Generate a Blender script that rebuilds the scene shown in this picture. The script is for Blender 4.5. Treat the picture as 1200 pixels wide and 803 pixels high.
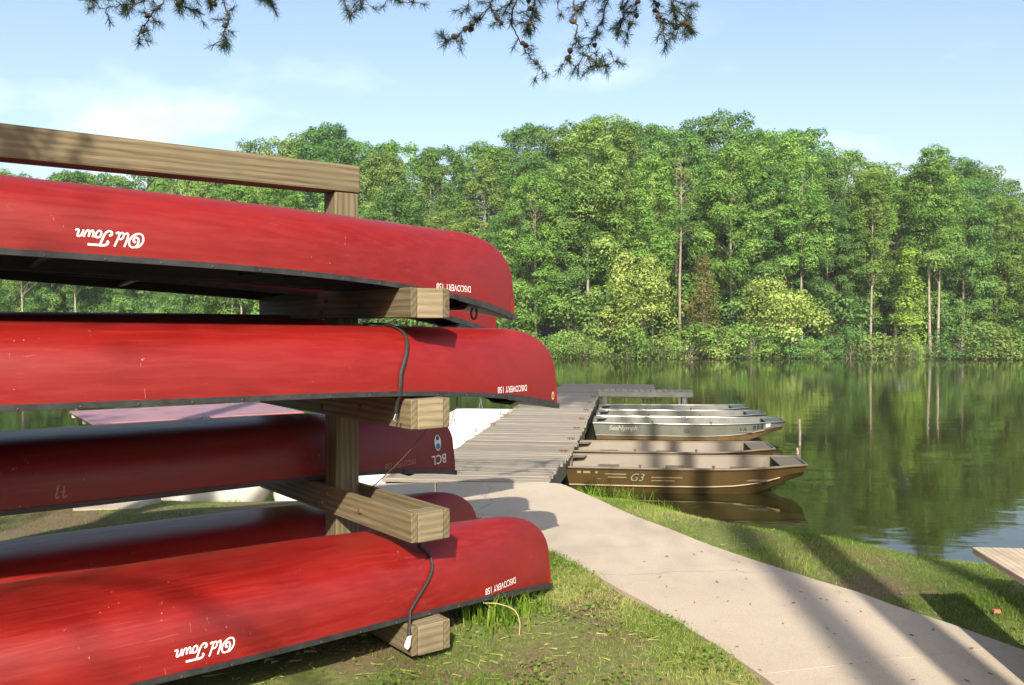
import bpy, bmesh, math, random
import numpy as np
from mathutils import Vector, Matrix, Quaternion

# ------------------------------------------------------------------ scene, camera, sky, sun
for o in list(bpy.data.objects):
    bpy.data.objects.remove(o)
S = bpy.context.scene
COL = S.collection
R = math.radians

cam_d = bpy.data.cameras.new('camera')
cam_d.sensor_width = 36.0
cam_d.lens = 31.5
cam_d.clip_start = 0.05
cam_d.clip_end = 3000
cam = bpy.data.objects.new('camera', cam_d)
COL.objects.link(cam)
cam.location = (0, 0, 1.6)
cam.rotation_euler = (R(90 - 1.15), 0, 0)
S.camera = cam

SUN_EL, SUN_AZ = 33.0, 3.0            # shadows run towards +Y (away from the camera)
CLOUD_X = 3.1
world = bpy.data.worlds.new('World')
S.world = world
world.use_nodes = True
wn = world.node_tree
wn.nodes.clear()
w_out = wn.nodes.new('ShaderNodeOutputWorld')
w_bg = wn.nodes.new('ShaderNodeBackground')
w_sky = wn.nodes.new('ShaderNodeTexSky')
w_sky.sky_type = 'NISHITA'
w_sky.sun_disc = False
w_sky.sun_elevation = R(SUN_EL)
w_sky.sun_rotation = R(180 - SUN_AZ)
w_sky.altitude = 100
w_sky.air_density = 1.0
w_sky.dust_density = 3.0
w_sky.ozone_density = 0.25
w_bg.inputs['Strength'].default_value = 0.118
# soft fair-weather clouds low over the trees
w_tc = wn.nodes.new('ShaderNodeTexCoord')
w_map = wn.nodes.new('ShaderNodeMapping')
w_map.inputs['Scale'].default_value = (1.0, 1.0, 2.6)
w_map.inputs['Location'].default_value = (CLOUD_X, 0.0, 0.0)
w_noise = wn.nodes.new('ShaderNodeTexNoise')
w_noise.inputs['Scale'].default_value = 4.2
w_noise.inputs['Detail'].default_value = 7
w_noise.inputs['Roughness'].default_value = 0.55
w_ramp = wn.nodes.new('ShaderNodeValToRGB')
w_ramp.color_ramp.elements[0].position = 0.53
w_ramp.color_ramp.elements[1].position = 0.72
w_sep = wn.nodes.new('ShaderNodeSeparateXYZ')
w_h = wn.nodes.new('ShaderNodeMapRange')
w_h.inputs['From Min'].default_value = 0.34
w_h.inputs['From Max'].default_value = 0.17
w_mul = wn.nodes.new('ShaderNodeMath'); w_mul.operation = 'MULTIPLY'
w_mul2 = wn.nodes.new('ShaderNodeMath'); w_mul2.operation = 'MULTIPLY'; w_mul2.inputs[1].default_value = 0.6
w_mix = wn.nodes.new('ShaderNodeMixRGB')
w_mix.inputs['Color2'].default_value = (7.0, 7.4, 7.8, 1)
L_ = wn.links.new
L_(w_tc.outputs['Generated'], w_map.inputs['Vector'])
L_(w_map.outputs['Vector'], w_noise.inputs['Vector'])
L_(w_noise.outputs['Fac'], w_ramp.inputs['Fac'])
L_(w_tc.outputs['Generated'], w_sep.inputs[0])
L_(w_sep.outputs['Z'], w_h.inputs['Value'])
L_(w_ramp.outputs['Color'], w_mul.inputs[0])
L_(w_h.outputs['Result'], w_mul.inputs[1])
L_(w_mul.outputs[0], w_mul2.inputs[0])
L_(w_mul2.outputs[0], w_mix.inputs['Fac'])
L_(w_sky.outputs['Color'], w_mix.inputs['Color1'])
L_(w_mix.outputs['Color'], w_bg.inputs['Color'])
L_(w_bg.outputs['Background'], w_out.inputs['Surface'])

sun_d = bpy.data.lights.new('sun', 'SUN')
sun_d.energy = 4.6
sun_d.angle = R(0.55)
sun_d.color = (1.0, 0.90, 0.74)
sun = bpy.data.objects.new('sun', sun_d)
COL.objects.link(sun)
sd = Vector((math.sin(R(SUN_AZ)) * math.cos(R(SUN_EL)), math.cos(R(SUN_AZ)) * math.cos(R(SUN_EL)), -math.sin(R(SUN_EL))))
sun.rotation_euler = sd.to_track_quat('-Z', 'Y').to_euler()
sun.location = (0, -20, 12)

S.view_settings.view_transform = 'Standard'
S.view_settings.look = 'None'
S.view_settings.exposure = 1.05
S.view_settings.gamma = 1.0
S.render.engine = 'CYCLES'
S.cycles.max_bounces = 6
S.cycles.diffuse_bounces = 2
S.cycles.glossy_bounces = 3
S.cycles.transmission_bounces = 3
S.cycles.transparent_max_bounces = 4
S.cycles.use_denoising = True
S.cycles.volume_bounces = 0

WATER_Z = -0.60
HAZE = 0.0006
rng = np.random.default_rng(7)
random.seed(7)

# ------------------------------------------------------------------ material helpers
MATS = {}
class NT:
    """Small node-tree helper."""
    def __init__(s, name):
        s.m = bpy.data.materials.new(name)
        s.m.use_nodes = True
        s.t = s.m.node_tree
        s.b = s.t.nodes['Principled BSDF']
        s.out = s.t.nodes['Material Output']
        MATS[name] = s.m
    def n(s, typ, **kw):
        nd = s.t.nodes.new(typ)
        for k, v in kw.items():
            if hasattr(nd, k):
                setattr(nd, k, v)
            else:
                nd.inputs[k].default_value = v
        return nd
    def l(s, a, b):
        s.t.links.new(a, b)
    def coords(s, scale=(1, 1, 1), kind='Object', rand=True):
        tc = s.n('ShaderNodeTexCoord')
        mp = s.n('ShaderNodeMapping')
        mp.inputs['Scale'].default_value = scale
        s.l(tc.outputs[kind], mp.inputs['Vector'])
        if rand:
            oi = s.n('ShaderNodeObjectInfo')
            mu = s.n('ShaderNodeMath', operation='MULTIPLY'); mu.inputs[1].default_value = 37.0
            s.l(oi.outputs['Random'], mu.inputs[0])
            cb = s.n('ShaderNodeCombineXYZ')
            for i in range(3):
                s.l(mu.outputs[0], cb.inputs[i])
            s.l(cb.outputs[0], mp.inputs['Location'])
        return mp.outputs['Vector']
    def noise(s, vec, scale, detail=4, rough=0.55, dist=0.0):
        nd = s.n('ShaderNodeTexNoise')
        nd.inputs['Scale'].default_value = scale
        nd.inputs['Detail'].default_value = detail
        nd.inputs['Roughness'].default_value = rough
        nd.inputs['Distortion'].default_value = dist
        if vec is not None:
            s.l(vec, nd.inputs['Vector'])
        return nd.outputs['Fac']
    def ramp(s, fac, stops):
        r = s.n('ShaderNodeValToRGB')
        el = r.color_ramp.elements
        while len(el) < len(stops):
            el.new(0.5)
        for e, (p, c) in zip(el, stops):
            e.position = p
            e.color = c if len(c) == 4 else (*c, 1)
        s.l(fac, r.inputs['Fac'])
        return r.outputs['Color']
    def mix(s, fac, a, b, blend='MIX'):
        m = s.n('ShaderNodeMixRGB', blend_type=blend)
        for sock, v in ((m.inputs['Fac'], fac), (m.inputs['Color1'], a), (m.inputs['Color2'], b)):
            if isinstance(v, (int, float)):
                sock.default_value = v
            elif isinstance(v, tuple):
                sock.default_value = v if len(v) == 4 else (*v, 1)
            else:
                s.l(v, sock)
        return m.outputs['Color']
    def math(s, op, a, b=0.5):
        m = s.n('ShaderNodeMath', operation=op)
        for i, v in enumerate((a, b)):
            if isinstance(v, (int, float)):
                m.inputs[i].default_value = v
            else:
                s.l(v, m.inputs[i])
        return m.outputs[0]
    def color(s, c):
        if isinstance(c, tuple):
            s.b.inputs['Base Color'].default_value = (*c, 1)
        else:
            s.l(c, s.b.inputs['Base Color'])
    def bump(s, h, strength=0.3, dist=0.01):
        b = s.n('ShaderNodeBump')
        b.inputs['Strength'].default_value = strength
        b.inputs['Distance'].default_value = dist
        s.l(h, b.inputs['Height'])
        s.l(b.outputs[0], s.b.inputs['Normal'])
    def rough(s, v):
        if isinstance(v, (int, float)):
            s.b.inputs['Roughness'].default_value = v
        else:
            s.l(v, s.b.inputs['Roughness'])

def simple(name, c, rough=0.5, metal=0.0, var=0.12, scale=8.0, bump=0.0):
    s = NT(name)
    v = s.coords()
    f = s.noise(v, scale, 5, 0.6)
    lo = tuple(x * (1 - var) for x in c); hi = tuple(min(1, x * (1 + var)) for x in c)
    s.color(s.ramp(f, [(0.3, lo), (0.7, hi)]))
    s.rough(rough)
    s.b.inputs['Metallic'].default_value = metal
    if bump:
        s.bump(f, bump, 0.005)
    return s.m

# canoe hull: faded red polyethylene, lengthwise scuffs, scratches, chalky patches
def canoe_mat(name, base, pale):
    s = NT(name)
    v = s.coords((0.5, 7, 7))
    streak = s.noise(v, 6.0, 6, 0.65, 0.3)
    v2 = s.coords((1, 1, 1))
    blot = s.noise(v2, 2.2, 5, 0.6)
    c = s.mix(s.ramp(blot, [(0.3, (0, 0, 0)), (0.75, (1, 1, 1))]), tuple(x * 0.74 for x in base), base)
    c = s.mix(s.math('MULTIPLY', s.ramp(streak, [(0.42, (0, 0, 0)), (0.72, (1, 1, 1))]), 0.55), c, pale)
    v3 = s.coords((1.2, 60, 45))
    scr = s.ramp(s.noise(v3, 2.2, 3, 0.7, 0.9), [(0.665, (0, 0, 0)), (0.69, (1, 1, 1))])
    gate = s.ramp(s.noise(v2, 1.7, 2, 0.5), [(0.47, (0, 0, 0)), (0.62, (1, 1, 1))])
    c = s.mix(s.math('MULTIPLY', s.math('MULTIPLY', scr, gate), 0.35), c, (0.38, 0.14, 0.11))
    v4 = s.coords((26, 5, 5))
    scr2 = s.ramp(s.noise(v4, 2.0, 2, 0.6, 1.4), [(0.715, (0, 0, 0)), (0.73, (1, 1, 1))])
    c = s.mix(s.math('MULTIPLY', s.math('MULTIPLY', scr2, gate), 0.45), c, (0.42, 0.20, 0.15))
    chips = s.ramp(s.noise(v2, 46, 2, 0.5), [(0.735, (0, 0, 0)), (0.75, (1, 1, 1))])
    c = s.mix(s.math('MULTIPLY', s.math('MULTIPLY', chips, gate), 0.55), c, (0.42, 0.30, 0.22))
    s.color(c)
    s.rough(s.ramp(streak, [(0.3, (0.36,) * 3), (0.7, (0.54,) * 3)]))
    s.b.inputs['Specular IOR Level'].default_value = 0.42
    s.b.inputs['Sheen Weight'].default_value = 0.0
    s.b.inputs['Sheen Roughness'].default_value = 0.4
    s.b.inputs['Sheen Tint'].default_value = (0.9, 0.75, 0.85, 1)
    s.bump(s.noise(s.coords((0.6, 2, 2)), 5, 3), 0.12, 0.01)
    return s.m
canoe_mat('canoe_red', (0.215, 0.0068, 0.0052), (0.255, 0.0190, 0.0150))
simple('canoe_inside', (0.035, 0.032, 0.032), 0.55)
simple('black_vinyl', (0.028, 0.029, 0.031), 0.42, scale=30, var=0.4)
simple('grey_vinyl', (0.026, 0.027, 0.029), 0.45, scale=18, var=0.5)
simple('decal_white', (0.72, 0.70, 0.68), 0.5, scale=60, var=0.18)
simple('decal_dim', (0.36, 0.37, 0.35), 0.5, scale=60, var=0.25)
simple('decal_worn', (0.34, 0.16, 0.15), 0.5, scale=120, var=0.6)
simple('decal_blue', (0.02, 0.20, 0.42), 0.5)
simple('decal_dark', (0.02, 0.04, 0.035), 0.5)
simple('plate_cream', (0.62, 0.50, 0.26), 0.5)
simple('rope_black', (0.018, 0.018, 0.020), 0.7, scale=80, var=0.4)
simple('rope_brown', (0.16, 0.085, 0.05), 0.8, scale=80)
simple('tag_white', (0.66, 0.64, 0.60), 0.6)

def wood(name, dark, light, knots=True, grey=None):
    s = NT(name)
    v = s.coords((0.55, 9, 9))
    g = s.noise(v, 3.0, 6, 0.62, 0.5)
    wv = s.n('ShaderNodeTexWave', wave_type='RINGS')
    wv.rings_direction = 'X'
    wv.inputs['Scale'].default_value = 5.5
    wv.inputs['Distortion'].default_value = 5.0
    wv.inputs['Detail'].default_value = 3
    wv.inputs['Detail Scale'].default_value = 1.2
    s.l(s.coords((0.22, 2.4, 2.4)), wv.inputs['Vector'])
    f = s.mix(0.42, g, wv.outputs['Color'])
    c = s.ramp(f, [(0.22, dark), (0.52, tuple((a + b) / 2 for a, b in zip(dark, light))), (0.8, light)])
    fine = s.noise(s.coords((1.2, 60, 60)), 4, 3, 0.7)
    c = s.mix(0.35, c, s.ramp(fine, [(0.35, tuple(x * 0.6 for x in dark)), (0.6, light)]), 'MIX')
    blotch = s.noise(s.coords((1, 1, 1)), 3.5, 4, 0.6)
    c = s.mix(s.math('MULTIPLY', s.ramp(blotch, [(0.5, (0, 0, 0)), (0.75, (1, 1, 1))]), 0.55), c, grey or (0.17, 0.15, 0.075))
    if knots:
        vo = s.n('ShaderNodeTexVoronoi')
        vo.inputs['Scale'].default_value = 2.6
        vo.inputs['Randomness'].default_value = 1.0
        s.l(s.coords((0.8, 3.2, 3.2)), vo.inputs['Vector'])
        k = s.ramp(vo.outputs['Distance'], [(0.05, (1, 1, 1)), (0.13, (0, 0, 0))])
        c = s.mix(s.math('MULTIPLY', k, 0.75), c, tuple(x * 0.35 for x in dark))
    oi_ = s.n('ShaderNodeObjectInfo')
    mr_ = s.n('ShaderNodeMapRange'); mr_.inputs['To Min'].default_value = 0.78; mr_.inputs['To Max'].default_value = 1.14
    s.l(oi_.outputs['Random'], mr_.inputs['Value'])
    hv = s.n('ShaderNodeHueSaturation'); s.l(c, hv.inputs['Color']); s.l(mr_.outputs[0], hv.inputs['Value'])
    c = hv.outputs[0]
    s.color(c)
    s.rough(0.75)
    s.bump(s.mix(0.5, g, fine), 0.35, 0.004)
    return s.m
wood('treated_pine', (0.066, 0.052, 0.027), (0.205, 0.166, 0.095), grey=(0.115, 0.103, 0.058))
wood('treated_pine_end', (0.14, 0.105, 0.06), (0.31, 0.25, 0.16), knots=False)
wood('dock_wood', (0.13, 0.110, 0.086), (0.335, 0.292, 0.235), knots=False, grey=(0.20, 0.20, 0.16))
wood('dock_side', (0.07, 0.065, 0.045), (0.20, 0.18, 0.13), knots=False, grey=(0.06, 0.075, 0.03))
wood('pier_wood', (0.17, 0.175, 0.145), (0.40, 0.40, 0.34), knots=False, grey=(0.16, 0.19, 0.13))
wood('bench_wood', (0.27, 0.21, 0.15), (0.56, 0.47, 0.37))

# concrete path
s = NT('concrete')
v = s.coords(kind='Object', rand=False)
n1 = s.noise(v, 0.9, 5, 0.6); n2 = s.noise(v, 7, 6, 0.65); n3 = s.noise(v, 170, 2, 0.6)
c = s.ramp(n1, [(0.3, (0.335, 0.278, 0.212)), (0.7, (0.430, 0.366, 0.288))])
c = s.mix(s.math('MULTIPLY', s.ramp(n2, [(0.5, (0, 0, 0)), (0.78, (1, 1, 1))]), 0.5), c, (0.36, 0.285, 0.20))
c = s.mix(0.22, c, s.ramp(n3, [(0.35, (0.22, 0.19, 0.16)), (0.65, (0.70, 0.62, 0.52))]))
spots = s.ramp(s.noise(v, 38, 2, 0.5), [(0.74, (0, 0, 0)), (0.77, (1, 1, 1))])
c = s.mix(s.math('MULTIPLY', spots, 0.6), c, (0.16, 0.125, 0.09))
vo = s.n('ShaderNodeTexVoronoi', feature='DISTANCE_TO_EDGE'); vo.inputs['Scale'].default_value = 0.30
wob = s.n('ShaderNodeVectorMath', operation='ADD'); nv = s.n('ShaderNodeTexNoise'); nv.inputs['Scale'].default_value = 3.0; nv.inputs['Detail'].default_value = 6
s.l(v, nv.inputs['Vector']); s.l(v, wob.inputs[0]); sc_ = s.n('ShaderNodeVectorMath', operation='SCALE'); sc_.inputs['Scale'].default_value = 0.35
s.l(nv.outputs['Color'], sc_.inputs[0]); s.l(sc_.outputs[0], wob.inputs[1]); s.l(wob.outputs[0], vo.inputs['Vector'])
crk = s.ramp(vo.outputs['Distance'], [(0.0, (1, 1, 1)), (0.0014, (0, 0, 0))])
c = s.mix(s.math('MULTIPLY', crk, 0.4), c, (0.13, 0.105, 0.08))
st_ = s.ramp(s.noise(v, 2.1, 4, 0.6, 0.8), [(0.56, (0, 0, 0)), (0.72, (1, 1, 1))])
c = s.mix(s.math('MULTIPLY', st_, 0.30), c, (0.30, 0.245, 0.18))
s.color(c); s.rough(0.9); s.bump(s.mix(0.5, n2, n3), 0.35, 0.004)
simple('joint_sand', (0.36, 0.31, 0.24), 0.95, scale=60)

# ground: thin turf over earth
s = NT('turf')
v = s.coords(kind='Object', rand=False)
n1 = s.noise(v, 1.15, 5, 0.62); n2 = s.noise(v, 26, 5, 0.7); n3 = s.noise(v, 120, 3, 0.7)
grassc = s.ramp(n2, [(0.3, (0.06, 0.085, 0.02)), (0.55, (0.14, 0.165, 0.04)), (0.8, (0.30, 0.25, 0.10))])
dirt = s.ramp(n3, [(0.3, (0.085, 0.05, 0.03)), (0.55, (0.17, 0.105, 0.065)), (0.75, (0.29, 0.20, 0.13))])
c = s.mix(s.ramp(n1, [(0.44, (0, 0, 0)), (0.58, (1, 1, 1))]), grassc, dirt)
s.color(c); s.rough(0.95); s.bump(s.mix(0.5, n2, n3), 0.8, 0.02)

s = NT('far_earth')
v = s.coords(kind='Object', rand=False)
n2 = s.noise(v, 0.8, 6, 0.7)
s.color(s.ramp(n2, [(0.3, (0.03, 0.04, 0.012)), (0.55, (0.055, 0.075, 0.02)), (0.75, (0.16, 0.115, 0.06))])); s.rough(1.0)

# lake water
s = NT('lake_water')
v = s.coords((0.55, 1.0, 1.0), rand=False)
w1 = s.noise(v, 1.3, 2, 0.5, 0.4)
w2 = s.noise(s.coords((0.8, 1.6, 1), rand=False), 5.0, 3, 0.55, 0.6)
# light air ruffles parts of the lake
rf = s.ramp(s.noise(s.coords((0.018, 0.10, 1), rand=False), 1.0, 3, 0.5), [(0.5, (0, 0, 0)), (0.68, (1, 1, 1))])
h = s.math('ADD', s.math('MULTIPLY', w1, 0.75), s.math('MULTIPLY', w2, s.math('ADD', 0.10, s.math('MULTIPLY', rf, 0.25))))
s.color((0.022, 0.024, 0.006))
s.rough(0.03)
s.b.inputs['IOR'].default_value = 1.33
s.bump(h, 0.15, 0.05)

simple('aluminium', (0.17, 0.18, 0.155), 0.45, 0.4, 0.15, 6)
simple('aluminium_bright', (0.23, 0.245, 0.25), 0.30, 0.8, 0.1, 6)
simple('aluminium_floor', (0.085, 0.09, 0.072), 0.6, 0.0, 0.25, 5)
simple('hull_stain', (0.17, 0.11, 0.05), 0.5, 0.2, 0.3, 4)
simple('hull_brown', (0.072, 0.047, 0.015), 0.33, 0.15, 0.15, 3)
simple('hull_tan', (0.110, 0.088, 0.062), 0.55, 0.0, 0.12, 4)
simple('hull_inner_dark', (0.16, 0.13, 0.095), 0.55, 0.0, 0.15, 4)
simple('strake_light', (0.25, 0.20, 0.12), 0.4)
simple('white_plastic', (0.62, 0.62, 0.60), 0.35, var=0.07, scale=2)
simple('cream_plastic', (0.66, 0.56, 0.42), 0.45, var=0.1, scale=3)
simple('mauve_canopy', (0.27, 0.15, 0.185), 0.6, var=0.22, scale=5)
simple('canopy_edge', (0.30, 0.07, 0.06), 0.6)
simple('canopy_frame', (0.60, 0.58, 0.46), 0.5)
simple('steel_dark', (0.16, 0.16, 0.16), 0.45, 0.8)
simple('rust', (0.10, 0.055, 0.03), 0.8)
simple('pine_cone', (0.045, 0.028, 0.020), 0.8, var=0.4, scale=60)
simple('dead_stalk', (0.42, 0.34, 0.20), 0.8)
simple('litter', (0.14, 0.085, 0.05), 0.9, var=0.6, scale=3)
simple('wrapper_red', (0.5, 0.13, 0.10), 0.5)

def bark(name, dark, light, sc=1.0):
    s = NT(name)
    g = s.noise(s.coords((9 * sc, 9 * sc, 1.4 * sc)), 1.6, 6, 0.7, 0.6)
    s.color(s.ramp(g, [(0.3, dark), (0.68, light)]))
    s.rough(0.9)
    s.bump(g, 0.7, 0.02)
bark('bark_grey', (0.11, 0.09, 0.065), (0.30, 0.255, 0.195))
bark('bark_pale', (0.15, 0.13, 0.10), (0.33, 0.295, 0.24))
bark('bark_pine', (0.09, 0.06, 0.043), (0.25, 0.17, 0.12))
bark('twig', (0.035, 0.026, 0.018), (0.10, 0.07, 0.045), 6)

def leaf_mat(name, dark, mid, light, trans=0.35):
    s = NT(name)
    at = s.n('ShaderNodeAttribute'); at.attribute_name = 'var'
    oi = s.n('ShaderNodeObjectInfo')
    c = s.ramp(at.outputs['Fac'], [(0.0, dark), (0.55, mid), (1.0, light)])
    hs = s.n('ShaderNodeHueSaturation')
    s.l(c, hs.inputs['Color'])
    mr = s.n('ShaderNodeMapRange'); mr.inputs['To Min'].default_value = 0.490; mr.inputs['To Max'].default_value = 0.510
    s.l(oi.outputs['Random'], mr.inputs['Value'])
    s.l(mr.outputs[0], hs.inputs['Hue'])
    mr2 = s.n('ShaderNodeMapRange'); mr2.inputs['To Min'].default_value = 0.82; mr2.inputs['To Max'].default_value = 1.2
    m2 = s.math('FRACT', s.math('MULTIPLY', oi.outputs['Random'], 7.31), 0)
    s.l(m2, mr2.inputs['Value'])
    s.l(mr2.outputs[0], hs.inputs['Value'])
    df = s.n('ShaderNodeBsdfDiffuse'); tr = s.n('ShaderNodeBsdfTranslucent'); mx = s.n('ShaderNodeMixShader')
    s.l(hs.outputs[0], df.inputs['Color'])
    tc = s.mix(1.0, hs.outputs[0], (1.0, 1.0, 0.55), 'MULTIPLY')
    s.l(tc, tr.inputs['Color'])
    mx.inputs[0].default_value = trans
    s.l(df.outputs[0], mx.inputs[1]); s.l(tr.outputs[0], mx.inputs[2])
    s.l(mx.outputs[0], s.out.inputs['Surface'])
leaf_mat('leaf_mid', (0.068, 0.148, 0.034), (0.158, 0.298, 0.066), (0.270, 0.410, 0.115))
leaf_mat('leaf_deep', (0.052, 0.125, 0.038), (0.115, 0.240, 0.068), (0.205, 0.335, 0.105))
leaf_mat('leaf_olive', (0.092, 0.160, 0.042), (0.190, 0.305, 0.080), (0.300, 0.410, 0.130))
leaf_mat('leaf_yellow', (0.16, 0.225, 0.055), (0.31, 0.40, 0.10), (0.42, 0.50, 0.16))
leaf_mat('leaf_cedar', (0.085, 0.095, 0.030), (0.165, 0.165, 0.060), (0.25, 0.23, 0.095))
leaf_mat('leaf_vine', (0.11, 0.19, 0.032), (0.20, 0.325, 0.055), (0.29, 0.41, 0.09))
leaf_mat('needles', (0.016, 0.032, 0.014), (0.030, 0.055, 0.024), (0.085, 0.10, 0.025), 0.2)
leaf_mat('grass_blade', (0.085, 0.150, 0.026), (0.200, 0.280, 0.060), (0.40, 0.38, 0.16), 0.35)
leaf_mat('grass_lush', (0.055, 0.125, 0.014), (0.12, 0.23, 0.025), (0.27, 0.34, 0.07), 0.35)
M = MATS

# ------------------------------------------------------------------ object helpers
def tag(o, label=None, cat=None, group=None, kind=None):
    if label: o['label'] = label
    if cat: o['category'] = cat
    if group: o['group'] = group
    if kind: o['kind'] = kind
    return o

def link(o, parent=None):
    COL.objects.link(o)
    if parent is not None:
        o.parent = parent
    return o

def empty(name, loc=(0, 0, 0), rz=0.0, label=None, cat=None, group=None, kind=None):
    o = bpy.data.objects.new(name, None)
    o.empty_display_size = 0.2
    o.location = loc
    o.rotation_euler = (0, 0, rz)
    link(o)
    return tag(o, label, cat, group, kind)

def add(name, me, parent=None, loc=(0, 0, 0), rot=(0, 0, 0), scale=(1, 1, 1)):
    o = bpy.data.objects.new(name, me)
    o.location = loc
    o.rotation_euler = rot
    o.scale = scale
    return link(o, parent)

def big_mesh(name, verts, faces, mat, var=None, smooth=False):
    """verts (N,3), faces (F,k) numpy -> mesh through foreach_set."""
    verts = np.ascontiguousarray(verts, dtype=np.float32)
    faces = np.ascontiguousarray(faces, dtype=np.int32)
    F, k = faces.shape
    me = bpy.data.meshes.new(name)
    me.vertices.add(len(verts)); me.vertices.foreach_set('co', verts.ravel())
    me.loops.add(F * k); me.loops.foreach_set('vertex_index', faces.ravel())
    me.polygons.add(F)
    me.polygons.foreach_set('loop_start', np.arange(0, F * k, k, dtype=np.int32))
    me.polygons.foreach_set('loop_total', np.full(F, k, dtype=np.int32))
    me.polygons.foreach_set('use_smooth', np.full(F, smooth, dtype=bool))
    me.update(calc_edges=True)
    if var is not None:
        a = me.attributes.new('var', 'FLOAT', 'FACE')
        a.data.foreach_set('value', np.ascontiguousarray(var, dtype=np.float32))
    me.materials.append(M[mat] if isinstance(mat, str) else mat)
    return me

class MB:
    """Collects shapes into one mesh."""
    def __init__(s):
        s.v = []; s.f = []; s.sm = []
    def quadgrid(s, P, smooth=True, closed_u=False, closed_v=False, flip=False):
        """P[i][j] points."""
        base = len(s.v)
        nu, nv = len(P), len(P[0])
        for row in P:
            s.v.extend([tuple(p) for p in row])
        for i in range(nu if closed_u else nu - 1):
            for j in range(nv if closed_v else nv - 1):
                a = base + i * nv + j; b = base + i * nv + (j + 1) % nv
                c = base + ((i + 1) % nu) * nv + (j + 1) % nv; d = base + ((i + 1) % nu) * nv + j
                s.f.append((a, d, c, b) if flip else (a, b, c, d)); s.sm.append(smooth)
        return s
    def poly(s, pts, smooth=False):
        base = len(s.v); s.v.extend([tuple(p) for p in pts])
        s.f.append(tuple(range(base, base + len(pts)))); s.sm.append(smooth)
        return s
    def box(s, lo, hi, smooth=False):
        (x0, y0, z0), (x1, y1, z1) = lo, hi
        b = len(s.v)
        s.v += [(x0, y0, z0), (x1, y0, z0), (x1, y1, z0), (x0, y1, z0), (x0, y0, z1), (x1, y0, z1), (x1, y1, z1), (x0, y1, z1)]
        for f in ((0, 3, 2, 1), (4, 5, 6, 7), (0, 1, 5, 4), (1, 2, 6, 5), (2, 3, 7, 6), (3, 0, 4, 7)):
            s.f.append(tuple(b + i for i in f)); s.sm.append(smooth)
        return s
    def hexa(s, bottom, top):
        """4 bottom + 4 top points."""
        b = len(s.v)
        s.v += [tuple(p) for p in bottom] + [tuple(p) for p in top]
        for f in ((0, 3, 2, 1), (4, 5, 6, 7), (0, 1, 5, 4), (1, 2, 6, 5), (2, 3, 7, 6), (3, 0, 4, 7)):
            s.f.append(tuple(b + i for i in f)); s.sm.append(False)
        return s
    def tube(s, pts, rad, n=8, caps=True, flat=1.0):
        pts = [Vector(p) for p in pts]
        if not hasattr(rad, '__len__'):
            rad = [rad] * len(pts)
        T = []
        for i in range(len(pts)):
            a = pts[max(0, i - 1)]; b = pts[min(len(pts) - 1, i + 1)]
            T.append((b - a).normalized())
        up = Vector((0, 0, 1)) if abs(T[0].z) < 0.9 else Vector((1, 0, 0))
        N = T[0].cross(up).normalized()
        rows = []
        for i, p in enumerate(pts):
            if i:
                q = T[i - 1].rotation_difference(T[i]); N = (q @ N).normalized()
            B = T[i].cross(N).normalized()
            rows.append([p + (N * math.cos(t) + B * math.sin(t) * flat) * rad[i] for t in [2 * math.pi * k / n for k in range(n)]])
        s.quadgrid(rows, True, closed_v=True, flip=True)
        if caps:
            s.poly(list(reversed(rows[0]))); s.poly(rows[-1])
            s.f[-2] = tuple(reversed(s.f[-2])); s.f[-1] = tuple(reversed(s.f[-1]))
        return s
    def lathe(s, prof, n=12, loc=(0, 0, 0)):
        rows = [[(loc[0] + r * math.cos(2 * math.pi * k / n), loc[1] + r * math.sin(2 * math.pi * k / n), loc[2] + z) for k in range(n)] for r, z in prof]
        return s.quadgrid(rows, True, closed_v=True)
    def mesh(s, name, mat, bevel=0.0, seg=1, fix=False):
        me = bpy.data.meshes.new(name)
        me.from_pydata(s.v, [], s.f)
        me.polygons.foreach_set('use_smooth', s.sm)
        if bevel or fix:
            bm = bmesh.new(); bm.from_mesh(me)
            if fix:
                bmesh.ops.remove_doubles(bm, verts=bm.verts, dist=1e-5)
                bmesh.ops.recalc_face_normals(bm, faces=bm.faces)
            if bevel:
                bmesh.ops.bevel(bm, geom=list(bm.edges), offset=bevel, segments=seg, affect='EDGES', profile=0.5)
            bm.to_mesh(me); bm.free()
        me.update()
        for m in (mat if isinstance(mat, (list, tuple)) else [mat]):
            me.materials.append(M[m] if isinstance(m, str) else m)
        return me
    def build(s, name, mat, parent=None, bevel=0.0, seg=1, fix=False, **kw):
        return add(name, s.mesh(name, mat, bevel, seg, fix), parent, **kw)

_boards = {}
def board(name, size, mat, parent, loc=(0, 0, 0), rot=(0, 0, 0), bevel=0.004):
    """A bevelled plank, its length along local X so the grain follows it."""
    key = (tuple(round(x, 4) for x in size), mat, bevel)
    if key not in _boards:
        a, b, c = (x / 2 for x in size)
        _boards[key] = MB().box((-a, -b, -c), (a, b, c)).mesh('board', mat, bevel, 2)
    return add(name, _boards[key], parent, loc, rot)

def copy_tree(root, loc, rz=0.0, scale=(1, 1, 1), name=None):
    r = root.copy(); COL.objects.link(r)
    r.location = loc; r.rotation_euler = (0, 0, rz); r.scale = scale
    for ch in root.children:
        c = ch.copy(); COL.objects.link(c); c.parent = r
        for g in ch.children:
            d = g.copy(); COL.objects.link(d); d.parent = c
    return r

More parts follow.
